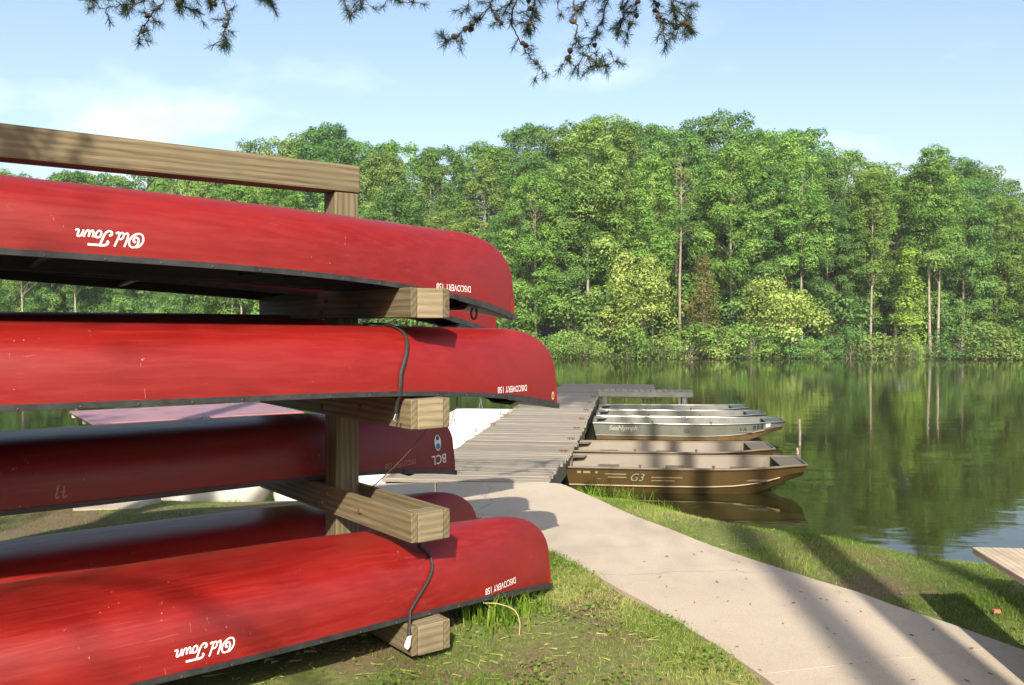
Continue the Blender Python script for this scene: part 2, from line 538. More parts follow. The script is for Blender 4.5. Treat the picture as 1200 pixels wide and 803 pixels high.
def smooth_poly(pts, n=8):
    """Catmull-Rom through 2D/3D points."""
    P = [np.array(p, float) for p in pts]
    P = [2 * P[0] - P[1]] + P + [2 * P[-1] - P[-2]]
    out = []
    for i in range(1, len(P) - 2):
        for k in range(n):
            t = k / n
            out.append(0.5 * ((2 * P[i]) + (-P[i - 1] + P[i + 1]) * t + (2 * P[i - 1] - 5 * P[i] + 4 * P[i + 1] - P[i + 2]) * t * t
                              + (-P[i - 1] + 3 * P[i] - 3 * P[i + 1] + P[i + 2]) * t ** 3))
    out.append(P[-2])
    return out

# ------------------------------------------------------------------ terrain and water
shore = np.array([(-300, 25), (-60, 15), (-12, 12), (-5, 11.0), (-3.5, 10.8), (-1.3, 10.6), (-0.3, 10.6), (0.5, 10.9), (1.07, 10.8), (1.5, 10.25), (1.96, 9.7),
                  (2.57, 9.05), (3.02, 8.6), (3.69, 8.2), (4.24, 7.9), (6, 7.0), (10, 5.8), (30, 2), (60, -5), (300, -60)], float)
def shore_y(x):
    return np.interp(x, shore[:, 0], shore[:, 1])
def smoothstep(t):
    t = np.clip(t, 0, 1); return t * t * (3 - 2 * t)
def ground_z(x, y):
    x = np.asarray(x, float); y = np.asarray(y, float)
    d = shore_y(x) - y
    land = WATER_Z + 0.10 * smoothstep(d / 0.35) + 0.50 * smoothstep((d - 0.1) / 2.9)
    bed = WATER_Z + 0.45 * d
    z = np.where(d > 0, land, np.maximum(bed, -2.4))
    und = 0.014 * np.sin(x * 3.1 + 1.3 * np.sin(y * 2.3)) + 0.012 * np.sin(y * 4.3 + x * 1.7)
    return z + np.where(d > 0.2, und, 0)

def axis(vals):
    out = []
    for (a, b, st) in vals:
        out += list(np.arange(a, b, st))
    return np.array(out + [vals[-1][1]])
gx = axis([(-300, -20, 20), (-20, -6, 1.0), (-6, 8, 0.12), (8, 20, 1.0), (20, 300, 20)])
gy = axis([(-300, -20, 20), (-20, 0, 2.0), (0, 12.5, 0.12), (12.5, 30, 2.0)])
XX, YY = np.meshgrid(gx, gy)
ZZ = ground_z(XX, YY)
V = np.stack([XX, YY, ZZ], -1).reshape(-1, 3)
ny, nx = XX.shape
ii = (np.arange(ny - 1)[:, None] * nx + np.arange(nx - 1)[None, :]).ravel()
F = np.stack([ii, ii + 1, ii + nx + 1, ii + nx], -1)
g = add('ground', big_mesh('ground', V, F, 'turf', smooth=True)); tag(g, kind='structure')

# far bank
fx = np.linspace(-400, 400, 161); fy = np.concatenate([np.linspace(50, 75, 26), np.linspace(78, 130, 18), np.linspace(140, 700, 15)])
def far_shore(x):
    return 57.5 + 0.9 * np.sin(x * 0.13) + 0.5 * np.sin(x * 0.41 + 1) + np.where(x < -5, (-5 - x) * 0.25, 0)
def far_z(x, y):
    d = y - far_shore(x)
    return np.where(d > 0, WATER_Z + 0.12 * smoothstep(d / 0.5) + 0.10 * np.maximum(d - 1, 0) * np.exp(-np.maximum(d - 40, 0) / 80), np.maximum(WATER_Z + 0.5 * d, -3))
XX, YY = np.meshgrid(fx, fy); ZZ = far_z(XX, YY) + 0.12 * np.sin(XX * 1.3) * np.sin(YY * 0.9) * (YY > 59)
V = np.stack([XX, YY, ZZ], -1).reshape(-1, 3); ny, nx = XX.shape
ii = (np.arange(ny - 1)[:, None] * nx + np.arange(nx - 1)[None, :]).ravel()
g = add('terrain_far_bank', big_mesh('far_bank', V, np.stack([ii, ii + 1, ii + nx + 1, ii + nx], -1), 'far_earth', smooth=True)); tag(g, kind='structure')

w = add('water', MB().poly([(-700, -80, WATER_Z), (700, -80, WATER_Z), (700, 900, WATER_Z), (-700, 900, WATER_Z)]).mesh('water', 'lake_water')); tag(w, kind='structure')

# ------------------------------------------------------------------ concrete path, one slab per child
P_right = smooth_poly([(3.15, -2.0), (3.02, 1.2), (2.80, 3.0), (2.46, 4.31), (2.15, 5.01), (1.85, 5.56), (1.48, 6.22), (1.09, 7.15), (0.74, 8.1), (0.52, 8.78)], 8)
P_left = smooth_poly([(1.70, -2.0), (1.62, 1.2), (1.38, 3.0), (1.13, 3.97), (0.89, 4.69), (0.73, 5.09), (0.53, 5.6), (0.29, 6.11), (-0.10, 7.05), (-0.62, 7.62)], 8)
path = empty('path', kind='structure')
rj = np.random.default_rng(3)
P_right = [p + rj.normal(0, 0.012, 2) for p in P_right]; P_left = [p + rj.normal(0, 0.012, 2) for p in P_left]
def slab(lp, rp):
    mb = MB(); zt, zb = 0.028, -0.14
    K = 10
    top = [[(l[0] + (r[0] - l[0]) * k / K, l[1] + (r[1] - l[1]) * k / K, zt) for k in range(K + 1)] for l, r in zip(lp, rp)]
    mb.quadgrid(top, True, flip=True)
    n = len(lp)
    outline = [(*p, zt) for p in lp] + [(*p, zt) for p in reversed(rp)]
    for i in range(len(outline)):
        a = outline[i]; b = outline[(i + 1) % len(outline)]
        mb.poly([a, b, (b[0], b[1], zb), (a[0], a[1], zb)])
    return mb.build('slab', 'concrete', path)
def cut(a, b, pl, pr):
    """points of the two edges for the parameter range a..b, with a small joint gap"""
    q = np.linspace(a + 0.0003, b - 0.0003, 14)
    f = lambda P: [np.array([np.interp(t * (len(P) - 1), np.arange(len(P)), [p[i] for p in P]) for i in range(2)]) for t in q]
    return f(pl), f(pr)
for a, b in ((0, 0.16), (0.16, 0.338), (0.338, 1.0)):
    slab(*cut(a, b, P_left, P_right))
# apron in front of the dock and the branch along the shore behind the rack
slab([np.array(p) for p in [(-0.64, 7.65), (-0.70, 8.2), (-0.75, 8.92)]], [np.array(p) for p in [(0.50, 8.80), (0.46, 8.83), (0.42, 8.86)]])
slab([np.array(p) for p in [(-1.45, 7.80), (-1.2, 7.76), (-0.66, 7.66)]][::-1], [np.array(p) for p in [(-1.40, 8.80), (-1.2, 8.84), (-0.77, 8.90)]][::-1])
slab([np.array(p) for p in [(-3.75, 7.62), (-3.5, 7.62), (-3.2, 7.64)]][::-1], [np.array(p) for p in [(-3.80, 8.10), (-3.5, 8.12), (-3.2, 8.14)]][::-1])
jm = MB()
jq = [np.interp(0.338 * (len(P_left) - 1), np.arange(len(P_left)), [p[i] for p in P_left]) for i in range(2)], [np.interp(0.338 * (len(P_right) - 1), np.arange(len(P_right)), [p[i] for p in P_right]) for i in range(2)]
path_poly = np.array([tuple(p) for p in P_right] + [(0.45, 8.9), (-0.76, 8.95), (-1.40, 8.82), (-1.45, 7.78), (-0.66, 7.66)] + [tuple(p) for p in reversed(P_left)])
def inside(px, py, poly):
    r = np.zeros(px.shape, bool)
    n = len(poly); j = n - 1
    for i in range(n):
        xi, yi = poly[i]; xj, yj = poly[j]
        c = ((yi > py) != (yj > py)) & (px < (xj - xi) * (py - yi) / (yj - yi + 1e-12) + xi)
        r ^= c; j = i
    return r

# ------------------------------------------------------------------ canoe
CL, CB, CD, DROOP = 4.78, 0.445, 0.316, 0.148
H2 = CL / 2
def c_zg(x):
    return -DROOP * abs(x / H2) ** 3.4
def c_zk(x):
    d = H2 - abs(x); w_ = 0.46; zs = -0.02
    z0 = CD - 0.012 * (abs(x) / H2) ** 3
    if d >= w_: return z0
    return zs + (z0 - zs) * max(0.0, 1 - (1 - d / w_) ** 2.5) ** (1 / 2.5)
def c_b(x):
    t = abs(x) / H2
    return max(0.014, CB * max(0.0, 1 - t ** 2.25) ** 0.92)
def c_n(x):
    t = abs(x) / H2
    return 3.3 - 1.5 * smoothstep((t - 0.35) / 0.6)
def hull_pt(x, th, side, off=0.0):
    """th 0 = gunwale, pi/2 = keel"""
    e = 2 / float(c_n(x)); b = c_b(x); zg = c_zg(x); zk = c_zk(x)
    y = max(0.0, b * math.cos(th) ** e + off * math.cos(th)); z = zg + (zk - zg) * math.sin(th) ** e + off * math.sin(th)
    return Vector((x, side * y, z))
def hull_yz(x, z, side):
    e = 2 / float(c_n(x)); zg = c_zg(x); zk = c_zk(x)
    r = min(1.0, max(0.0, (z - zg) / (zk - zg)))
    th = math.asin(r ** (1 / e))
    return c_b(x) * math.cos(th) ** e * side

def canoe_shell(off):
    k = np.linspace(-1, 1, 97)
    xs = H2 * (np.sin(k * math.pi / 2) * 0.75 + k * 0.25)
    if off: xs = xs * 0.992
    nth = 17
    ths = [math.pi / 2 * (i / (nth - 1)) for i in range(nth)]
    rows = []
    for x in xs:
        x = float(x)
        a = [hull_pt(x, t, -1, off) for t in ths]
        b = [hull_pt(x, t, 1, off) for t in reversed(ths[:-1])]
        rows.append(a + b)
    return rows
me_hull = MB().quadgrid(canoe_shell(0.0)).mesh('hull', 'canoe_red', fix=True)
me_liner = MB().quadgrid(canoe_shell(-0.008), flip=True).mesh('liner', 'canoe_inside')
def gunwale_mesh(side, x0, x1, grow=0.0, h=0.017, wdt=0.012):
    rows = []
    for x in np.linspace(x0, x1, 72):
        x = float(x); y = c_b(x); z = c_zg(x)
        prof = [(-wdt * .6, .012), (wdt + grow, .014 + grow), (wdt + grow, -h * .55 - grow), (wdt * .4, -h * .62 - grow), (-wdt * .9, -h * .5), (-wdt * .9, .008)]
        rows.append([(x, side * max(0.0, y + p), z + q) for p, q in prof])
    mb = MB().quadgrid(rows, False, closed_v=True)
    mb.poly(rows[0]); mb.poly(rows[-1])
    return mb
me_gun = {sd_: gunwale_mesh(sd_, -H2 * 0.997, H2 * 0.997).mesh('gunwale', 'grey_vinyl', fix=True) for sd_ in (-1, 1)}
def end_cap(sgn):
    mb = MB()
    for sd_ in (-1, 1):
        a, b = sorted((sgn * (H2 - 0.52), sgn * (H2 + 0.004)))
        mm = gunwale_mesh(sd_, a, b, 0.004)
        base = len(mb.v); mb.v += mm.v; mb.f += [tuple(i + base for i in f) for f in mm.f]; mb.sm += mm.sm
    xs = [sgn * (H2 - 0.42 + 0.42 * i / 8) for i in range(9)]
    for dz in (-0.016, -0.006):
        mb.quadgrid([[(x, -c_b(x), c_zg(x) + dz), (x, 0, c_zg(x) + dz - 0.02 * (1 - i / 8)), (x, c_b(x), c_zg(x) + dz)] for i, x in enumerate(xs)])
    return mb.mesh('deck_plate', 'black_vinyl', fix=True)
me_deck = {sg: end_cap(sg) for sg in (-1, 1)}
def rivets():
    mb = MB()
    for i in range(22):
        x = -H2 * 0.9 + H2 * 1.8 * i / 21
        mb.lathe([(0.0, 0.003), (0.003, 0.002), (0.0045, 0.0)], 6, (0, 0, 0))
        k = 18
        for j in range(len(mb.v) - k, len(mb.v)):
            v0 = mb.v[j]; mb.v[j] = (x + v0[0], -(c_b(x) + 0.014 + v0[2]), c_zg(x) - 0.002 + v0[1])
    return mb
me_riv = rivets().mesh('rivets', 'rust')
def seat_mesh(x):
    w_ = c_b(x) - 0.02; z = c_zg(x) + 0.04
    mb = MB().tube([(x - .12, -w_, z), (x - .12, w_, z)], 0.014, 6).tube([(x + .12, -w_, z), (x + .12, w_, z)], 0.014, 6)
    mb.box((x - .12, -w_ * .62, z - .006), (x + .12, w_ * .62, z + .006))
    return mb.mesh('seat', 'black_vinyl')
me_seats = [seat_mesh(-1.35), seat_mesh(1.05)]
me_thw = MB().tube([(0.0, -c_b(0) + .01, .012), (0.0, -.15, .03), (0, .15, .03), (0.0, c_b(0) - .01, .012)], 0.018, 6, flat=.6).mesh('thwart', 'black_vinyl')
def handle_mesh(sg):
    x = sg * (H2 - 0.40); b = c_b(x)
    return MB().tube([(x, -b, c_zg(x)), (x, -b * .5, c_zg(x) - .03), (x, b * .5, c_zg(x) - .03), (x, b, c_zg(x))], 0.012, 6).mesh('carry_handle', 'black_vinyl')
me_hand = [handle_mesh(-1), handle_mesh(1)]
me_loop = MB().tube([(H2 - .33 + .018 * math.sin(t) , -c_b(H2 - .33) * .6, c_zg(H2 - .33) - .045 + .034 * math.cos(t)) for t in np.linspace(0, 2 * math.pi, 14)], 0.006, 6, caps=False).mesh('rope_loop', 'rope_black')

# lettering --------------------------------------------------------
_fontcache = {}
def font_mesh(body, size=1.0, shear=0.0, space=1.0, bold=0.0):
    key = (body, shear, space, bold)
    if key not in _fontcache:
        cu = bpy.data.curves.new('txt', 'FONT'); cu.body = body; cu.size = 1.0; cu.shear = shear; cu.space_character = space
        cu.offset = bold; cu.fill_mode = 'FRONT'; cu.resolution_u = 3
        ob = bpy.data.objects.new('txt', cu); COL.objects.link(ob)
        dg = bpy.context.evaluated_depsgraph_get()
        me = ob.evaluated_get(dg).to_mesh()
        vs = [tuple(v.co[:2]) for v in me.vertices]; fs = [tuple(p.vertices) for p in me.polygons]
        ob.evaluated_get(dg).to_mesh_clear()
        bpy.data.objects.remove(ob); bpy.data.curves.remove(cu)
        _fontcache[key] = (vs, fs)
    vs, fs = _fontcache[key]
    return [(x * size, y * size) for x, y in vs], fs
def ribbon2d(strokes, w0):
    """strokes: list of (points, width factor) -> 2D quads"""
    vs, fs = [], []
    for pts, wf in strokes:
        q = smooth_poly(pts, 6)
        base = len(vs)
        for i, p in enumerate(q):
            a = q[max(0, i - 1)]; b = q[min(len(q) - 1, i + 1)]
            t = b - a; t = t / (np.linalg.norm(t) + 1e-9); n_ = np.array([-t[1], t[0]])
            hw = w0 * wf * 0.5
            vs.append(tuple(p + n_ * hw)); vs.append(tuple(p - n_ * hw))
        for i in range(len(q) - 1):
            fs.append((base + 2 * i, base + 2 * i + 1, base + 2 * i + 3, base + 2 * i + 2))
    return vs, fs
SCRIPT = [
    ([(.60, .98), (.25, .90), (.05, .50), (.20, .08), (.55, .02), (.88, .30), (.95, .70), (.75, .97), (.45, .92), (.34, .62), (.42, .34), (.60, .28), (.70, .45), (.62, .62), (.52, .55)], 1.25),
    ([(1.20, 1.0), (1.14, .60), (1.12, .20), (1.20, .04), (1.34, .12)], 1.25),
    ([(1.70, .42), (1.55, .50), (1.42, .36), (1.42, .14), (1.54, .03), (1.66, .12), (1.72, .40)], 1.1),
    ([(1.84, 1.02), (1.76, .60), (1.70, .20), (1.78, .03), (1.94, .12)], 1.25),
    ([(2.40, .66), (2.30, .78), (2.38, .94), (2.60, 1.0), (3.0, 1.0), (3.55, 1.0)], 1.5),
    ([(2.78, .98), (2.72, .62), (2.62, .18), (2.42, -.02), (2.22, .06), (2.20, .24), (2.34, .30)], 1.35),
    ([(3.10, .48), (2.94, .46), (2.86, .26), (2.92, .05), (3.08, .03), (3.18, .20), (3.16, .40), (3.06, .50), (3.28, .42)], 1.1),
    ([(3.36, .50), (3.36, .20), (3.44, .03), (3.56, .14), (3.62, .48), (3.62, .18), (3.72, .03), (3.84, .16), (3.90, .44), (3.84, .52)], 1.1),
    ([(4.06, .50), (4.02, .02), (4.06, .30), (4.20, .50), (4.32, .44), (4.30, .12), (4.38, .02), (4.52, .10)], 1.1),
]
SCRIPT = [([(x + 0.22 * y, y) for x, y in p], w_) for p, w_ in SCRIPT]
def decal(parent, vs, fs, x0, z0, mat, name='lettering', scale=1.0, off=0.0016):
    """2D shape laid on the near flank (local -Y), turned upside down with the canoe."""
    out = []
    for gx_, gy_ in vs:
        x = x0 - gx_ * scale; z = z0 - gy_ * scale
        y = hull_yz(x, z, -1)
        out.append((x, y - off, z))
    me = bpy.data.meshes.new(name); me.from_pydata(out, [], fs); me.update()
    me.materials.append(M[mat])
    return add(name, me, parent)
def disc2d(cx, cy, rx, ry, n=20, half=None):
    a0, a1 = half or (0, 2 * math.pi)
    pts = [(cx + rx * math.cos(a0 + (a1 - a0) * k / n), cy + ry * math.sin(a0 + (a1 - a0) * k / n)) for k in range(n + (1 if half else 0))]
    return pts, [tuple(range(len(pts)))]

# rack frame: u along the canoes (right and away), local -Y towards the camera
RX, RY, RA = -0.955, 5.02, R(37.5)
rack = empty('canoe_rack', (RX, RY, 0), RA, 'timber canoe rack with posts, cross arms and a top beam, standing on the grass', 'rack')
ARM = {1: 1.775, 2: 1.245, 3: 0.705, 4: 0.165}

def make_canoe(level, side, end, label, marks, dz=0.0, pitch=0.0, yaw=0.0, dist=0.50):
    """side -1 near the camera, +1 behind the posts; end = how far the bow reaches past the right post"""
    local = Vector((end - H2, side * dist, 0))
    c_, s_ = math.cos(RA), math.sin(RA)
    wx = RX + c_ * local.x - s_ * local.y; wy = RY + s_ * local.x + c_ * local.y
    t_post = abs(H2 - end) / H2
    z = ARM[level] + DROOP * t_post ** 3.4 + 0.018 + dz
    root = empty('canoe', (wx, wy, z), RA + yaw, label, 'canoe', 'red canoes stored upside down on the rack')
    root.rotation_euler = (0, R(pitch), RA + yaw)
    root.location.z += math.sin(R(pitch)) * (H2 - end)
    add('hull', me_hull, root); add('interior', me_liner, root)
    add('gunwale', me_gun[-1], root); add('gunwale', me_gun[1], root)
    dp = add('deck_plate', me_deck[1], root); add('deck_plate', me_deck[-1], root)
    add('rivets', me_riv, root)['kind'] = 'stuff'
    for m_ in me_seats: add('seat', m_, root)
    add('thwart', me_thw, root)
    for m_ in me_hand: add('carry_handle', m_, root)
    if 'loop' in marks: add('rope_loop', me_loop, root)
    if 'script' in marks:
        vs, fs = ribbon2d(SCRIPT, 0.105)
        decal(root, vs, fs, marks['script'], 0.105, 'decal_white', scale=0.055)
    if 'name' in marks:
        vs, fs = font_mesh('DISCOVERY 158', 1.0, 0.0, 1.02, 0.006)
        x0 = H2 + marks['name']
        decal(root, [(a * 0.78, b) for a, b in vs], fs, x0, c_zg(x0 - .13) + marks.get('nz', 0.065), marks.get('nm', 'decal_white'), scale=0.048)
    if 'bcl' in marks:
        vs, fs = font_mesh('BCL', 1.0, 0.0, 1.0, 0.004)
        decal(root, [(a * 1.05, b) for a, b in vs], fs, H2 - .09, -0.005, 'decal_white', scale=0.085)
        bars = []
        for cx in (0.06, 0.54 , 0.98):
            pass
        vs, fs = disc2d(0, 0, 0.034, 0.052); e = decal(root, vs, fs, H2 - .175, 0.075, 'decal_white', 'emblem', off=0.0016)
        vs, fs = disc2d(0, 0.018, 0.022, 0.02); decal(e, vs, fs, H2 - .175, 0.070, 'decal_blue', 'emblem_field', off=0.0032)
        vs, fs = disc2d(0, -0.028, 0.016, 0.015); decal(e, vs, fs, H2 - .175, 0.078, 'decal_dark', 'emblem_field', off=0.0032)
    if 'worn' in marks:
        vs, fs = ribbon2d([([(0, .9), (.3, 1), (.25, .5), (.2, 0)], 1.2), ([(.55, .9), (.85, 1), (.75, .4), (.6, -.1)], 1.2), ([(.1, .55), (.5, .5)], .8)], 0.12)
        decal(root, vs, fs, marks['worn'], 0.10, 'decal_worn', scale=0.055)
    if 'plate' in marks:
        vs, fs = disc2d(0, 0, 0.018, 0.026, 8); p_ = decal(root, vs, fs, H2 - .045, -0.085, 'plate_cream', 'serial_plate', off=.003)
        vs, fs = disc2d(0, 0, 0.008, 0.014, 8); decal(p_, vs, fs, H2 - .045, -0.085, 'decal_dark', 'plate_print', off=.0045)
    return root
canoe_top = make_canoe(1, -1, 0.83, 'topmost red canoe, upside down, white script lettering near the left edge of its flank', {'script': 0.25, 'name': -0.41, 'loop': 1}, dz=-0.018, pitch=1.5)
canoe_mid = make_canoe(2, -1, 1.15, 'red canoe on the second arm, black strap over it, cream plate at its tip', {'name': -0.33, 'plate': 1}, pitch=0.7)
canoe_low = make_canoe(4, -1, 1.10, 'lowest red canoe in front, lying just above the grass, white script lettering and strap', {'script': 0.33, 'name': -0.37})
canoe_bcl = make_canoe(3, 1, 1.09, 'shaded red canoe behind the post with the white letters BCL at its end', {'bcl': 1, 'name': -0.40, 'nm': 'decal_worn', 'worn': -0.10})
canoe_bt = make_canoe(1, 1, 1.45, 'red canoe behind the topmost one, only its dark underside and tip showing', {}, dz=-0.04, pitch=3.5)
canoe_bm = make_canoe(2, 1, 0.36, 'red canoe hidden behind the strapped one, only a line of its keel showing', {}, dz=0.0)
canoe_bl = make_canoe(4, 1, 1.29, 'red canoe lying in shade behind the lowest one, rounded tip showing past the arm', {}, dz=-0.02)

# ------------------------------------------------------------------ rack timbers
POST = 0.142; BT = 0.034; AH = 0.142
post_xs = (0.0, -2.62)
for x in post_xs:
    o = board('post', (2.33 + 0.3, POST, POST), 'treated_pine', rack, (x, 0, 2.33 / 2 - 0.15), (0, R(90), 0), 0.008)
beam = board('top_beam', (3.42, 0.145, 0.152), 'treated_pine', rack, (-1.63, -0.01, 2.33 + 0.077), (0, 0, 0), 0.012)
ALEN = 1.86
for x in post_xs:
    for lv, zt in ARM.items():
        zt = zt + (0.10 if (x < -1 and lv == 1) else 0)
        for sx in (-1, 1):
            board('arm_board', (ALEN, BT, AH), 'treated_pine', rack, (x + sx * (POST / 2 + BT / 2 + 0.001), -0.005 * sx, zt - AH / 2), (0, 0, R(90)), 0.004)
        for sy in (-1, 1):
            ab = MB().box((-POST / 2, -0.05, -AH / 2), (POST / 2, 0.05, AH / 2)).mesh('block', 'treated_pine_end', 0.004, 2) if 'blk' not in _boards else _boards['blk']
            _boards['blk'] = ab
            add('arm_block', ab, rack, (x, sy * (ALEN / 2 - 0.048), zt - AH / 2 - 0.002))
        if x == 0:
            bolt = MB().lathe([(0.0, 0.012), (0.012, 0.011), (0.017, 0.0)], 8).mesh('bolt', 'rust')
            for yy, zz in ((-0.03, 0.03), (0.03, -0.03), (-0.42, 0.0)):
                add('bolt', bolt, rack, (-POST / 2 - BT - 0.001, yy, zt - AH / 2 + zz), (0, R(-90), 0))

# ------------------------------------------------------------------ straps and cords on the rack
def hull_path(canoe, pts, off=0.008):
    """pts: (x along from the bow end, theta) on the near flank in canoe space -> world"""
    bpy.context.view_layer.update()
    return [canoe.matrix_world @ hull_pt(x, th, -1, off) for x, th in pts]
bpy.context.view_layer.update()
def rack_w(x, y, z):
    return rack.matrix_world @ Vector((x, y, z))
xs0 = H2 - 1.15
def strap(name, pts, wdt, mat, label, cat, extra=None):
    root = empty(name, tuple(pts[-1]), 0, label, cat)
    inv = Vector(pts[-1])
    MB().tube([p - inv for p in [Vector(q) for q in pts]], wdt, 8, flat=0.55).build('band', mat, root)
    return root, inv
pts = [canoe_mid.matrix_world @ hull_pt(xs0 - 0.08, math.pi / 2 * a, 1, .008) for a in (0.55, 0.8)]
pts += hull_path(canoe_mid, [(xs0 - 0.09 + 0.06 * math.sin(math.pi * min(1, a * 1.1)) - 0.05 * a, math.pi / 2 * (1 - a)) for a in np.linspace(0.0, 1.0, 12)], .010)
pts += [rack_w(-0.14, -0.86, ARM[2] - 0.01), rack_w(-0.14, -0.84, ARM[2] - 0.07)]
r_, o_ = strap('tie_strap', pts, 0.010, 'rope_black', 'black elastic strap wrapped over the second canoe beside the post', 'strap')
MB().tube([(0, 0, 0), (-.01, -.01, -.03), (.01, -.02, -.045), (.02, -.02, -.02)], 0.005, 6).build('hook', 'steel_dark', r_)
pts = [rack_w(0.02, -0.80, ARM[3] - AH)] + hull_path(canoe_low, [(H2 - 1.10 + 0.06 - 0.14 * a ** 1.6 + 0.07 * math.sin(math.pi * a), math.pi / 2 * (0.62 - 0.60 * a)) for a in np.linspace(0.0, 1.0, 11)], .010)
pts += [rack_w(-0.125, -0.93, ARM[4] - 0.02), rack_w(-0.13, -0.935, ARM[4] - 0.05)]
r_, o_ = strap('tie_strap', pts, 0.0095, 'rope_black', 'black strap down the flank of the lowest canoe with a white end tag', 'strap')
MB().hexa([(-.02, -.010, -.03), (-.002, -.014, -.045), (.008, -.006, -.035), (-.012, 0, -.025)], [(-.004, -.010, .015), (.012, -.012, .022), (.016, -.004, .02), (0, 0, .012)]).build('end_tag', 'tag_white', r_)
def cord(name, pts, rad, mat, label):
    b0 = Vector(pts[-1])
    o = MB().tube([Vector(p) - b0 for p in smooth_poly([tuple(p) for p in pts], 4)], rad, 6).build(name, mat)
    o.location = b0
    return tag(o, label, 'rope')
cord('slack_rope', [rack_w(0.02, -0.88, ARM[2] - AH), rack_w(0.03, -0.62, 0.92), rack_w(0.06, -0.25, 0.72), rack_w(0.10, 0.0, 0.60)], 0.0028, 'rope_brown', 'thin brown cord hanging slack from the second arm to the third')
cord('hanging_rope', [canoe_bt.matrix_world @ Vector((H2 - .33, -.06, c_zg(H2 - .33) - .01)), canoe_bt.matrix_world @ Vector((H2 - .335, -.06, -.3)), canoe_bt.matrix_world @ Vector((H2 - .33, -.06, -.5)), canoe_bt.matrix_world @ Vector((H2 - .335, -.06, -.64))], 0.0042, 'rope_black', 'thin dark cord hanging straight down behind the bows of the canoes')

# ------------------------------------------------------------------ dock
DAZ = R(7.6)
dd = Vector((math.sin(DAZ), math.cos(DAZ), 0)); dp_ = Vector((math.cos(DAZ), -math.sin(DAZ), 0))
DW = 1.68
dock_o = Vector((0.36, 8.90, 0)) - dp_ * (DW / 2)
dock = empty('dock', tuple(dock_o), -DAZ, 'long grey weathered plank dock running out into the lake', 'dock')
def dock_z(t):
    return 0.03 - 0.21 * float(smoothstep(t / 4.2))
t = 0.07; pr = random.Random(5)
pl_mesh = []
for k in range(5):
    a, b, c = DW / 2 + (0.0, .012, -.008, .006, .018)[k], 0.069, 0.019
    pl_mesh.append(MB().box((-a, -b, -c), (a, b, c)).mesh('plank', 'dock_wood', 0.005, 1))
while t < 16.4:
    sl = math.atan2(dock_z(t + .05) - dock_z(t - .05), .1)
    add('plank', pr.choice(pl_mesh), dock, (pr.uniform(-.012, .012), t, dock_z(t) - 0.019 + pr.uniform(-.003, .003)), (sl + pr.uniform(-.01, .01), pr.uniform(-.004, .004), pr.uniform(-.005, .005)))
    t += 0.147
for sx in (-1, 0, 1):
    mb = MB(); q = [i * .41 for i in range(41)]
    x0, x1 = sx * (DW / 2 - 0.05) - .02, sx * (DW / 2 - 0.05) + .02
    rows = [[(x0, max(t_, .03), dock_z(t_) - .042), (x1, max(t_, .03), dock_z(t_) - .042), (x1, max(t_, .03), dock_z(t_) - .26), (x0, max(t_, .03), dock_z(t_) - .26)] for t_ in q]
    mb.quadgrid(rows, False, closed_v=True, flip=True); mb.poly(rows[0]); mb.poly(rows[-1])
    mb.build('stringer', 'dock_side', dock)
for t_ in (2.2, 5.0, 8.0, 11.0, 14.0, 16.2):
    for sx in (-1, 1):
        MB().tube([(sx * (DW / 2 - .12), t_, -2.2), (sx * (DW / 2 - .12), t_, dock_z(t_) - .06)], .07, 10).build('pile', 'dock_side', dock)
cl = MB().tube([(-.06, 0, .03), (.06, 0, .03)], .010, 6).tube([(-.025, 0, 0), (-.025, 0, .03)], .009, 6).tube([(.025, 0, 0), (.025, 0, .03)], .009, 6).mesh('cleat', 'rust')
for t_ in (3.4, 4.9, 6.3, 7.9, 9.6, 11.4, 13.0):
    add('cleat', cl, dock, (DW / 2 - .10, t_, dock_z(t_) + .004), (0, 0, R(-8)))
    if t_ > 5: add('cleat', cl, dock, (-DW / 2 + .08, t_ + .4, dock_z(t_) + .004), (0, 0, R(5)))
# cross platform at the far end
for k in range(12):
    add('platform_board', pl_mesh[k % 5], dock, (.95 + .01 * (k % 3), 16.55 + k * .147, -.215 + .04 * 0), (0, 0, 0), (1.6, 1, 1))
MB().box((.86, 16.5, -.46), (2.28, 16.54, -.24)).build('platform_fascia', 'dock_side', dock)
# raised finger pier
fp = empty('finger_pier', (3.42, 23.0, 0), R(-7), 'short raised grey finger pier on square legs beyond the silver boats', 'pier')
for k in range(16):
    board('plank', (.135, .62, .03), 'pier_wood', fp, (-1.13 + k * .15, 0, -.10), (0, 0, 0), .004)
for sy in (-1, 1):
    board('fascia', (2.38, .035, .12), 'pier_wood', fp, (0, sy * .30, -.178), (0, 0, 0), .004)
for sx in (-1.02, .98):
    for sy in (-.22, .22):
        board('leg', (1.9, .13, .11), 'pier_wood', fp, (sx, sy, -.24 - .95), (0, R(90), 0), .006)

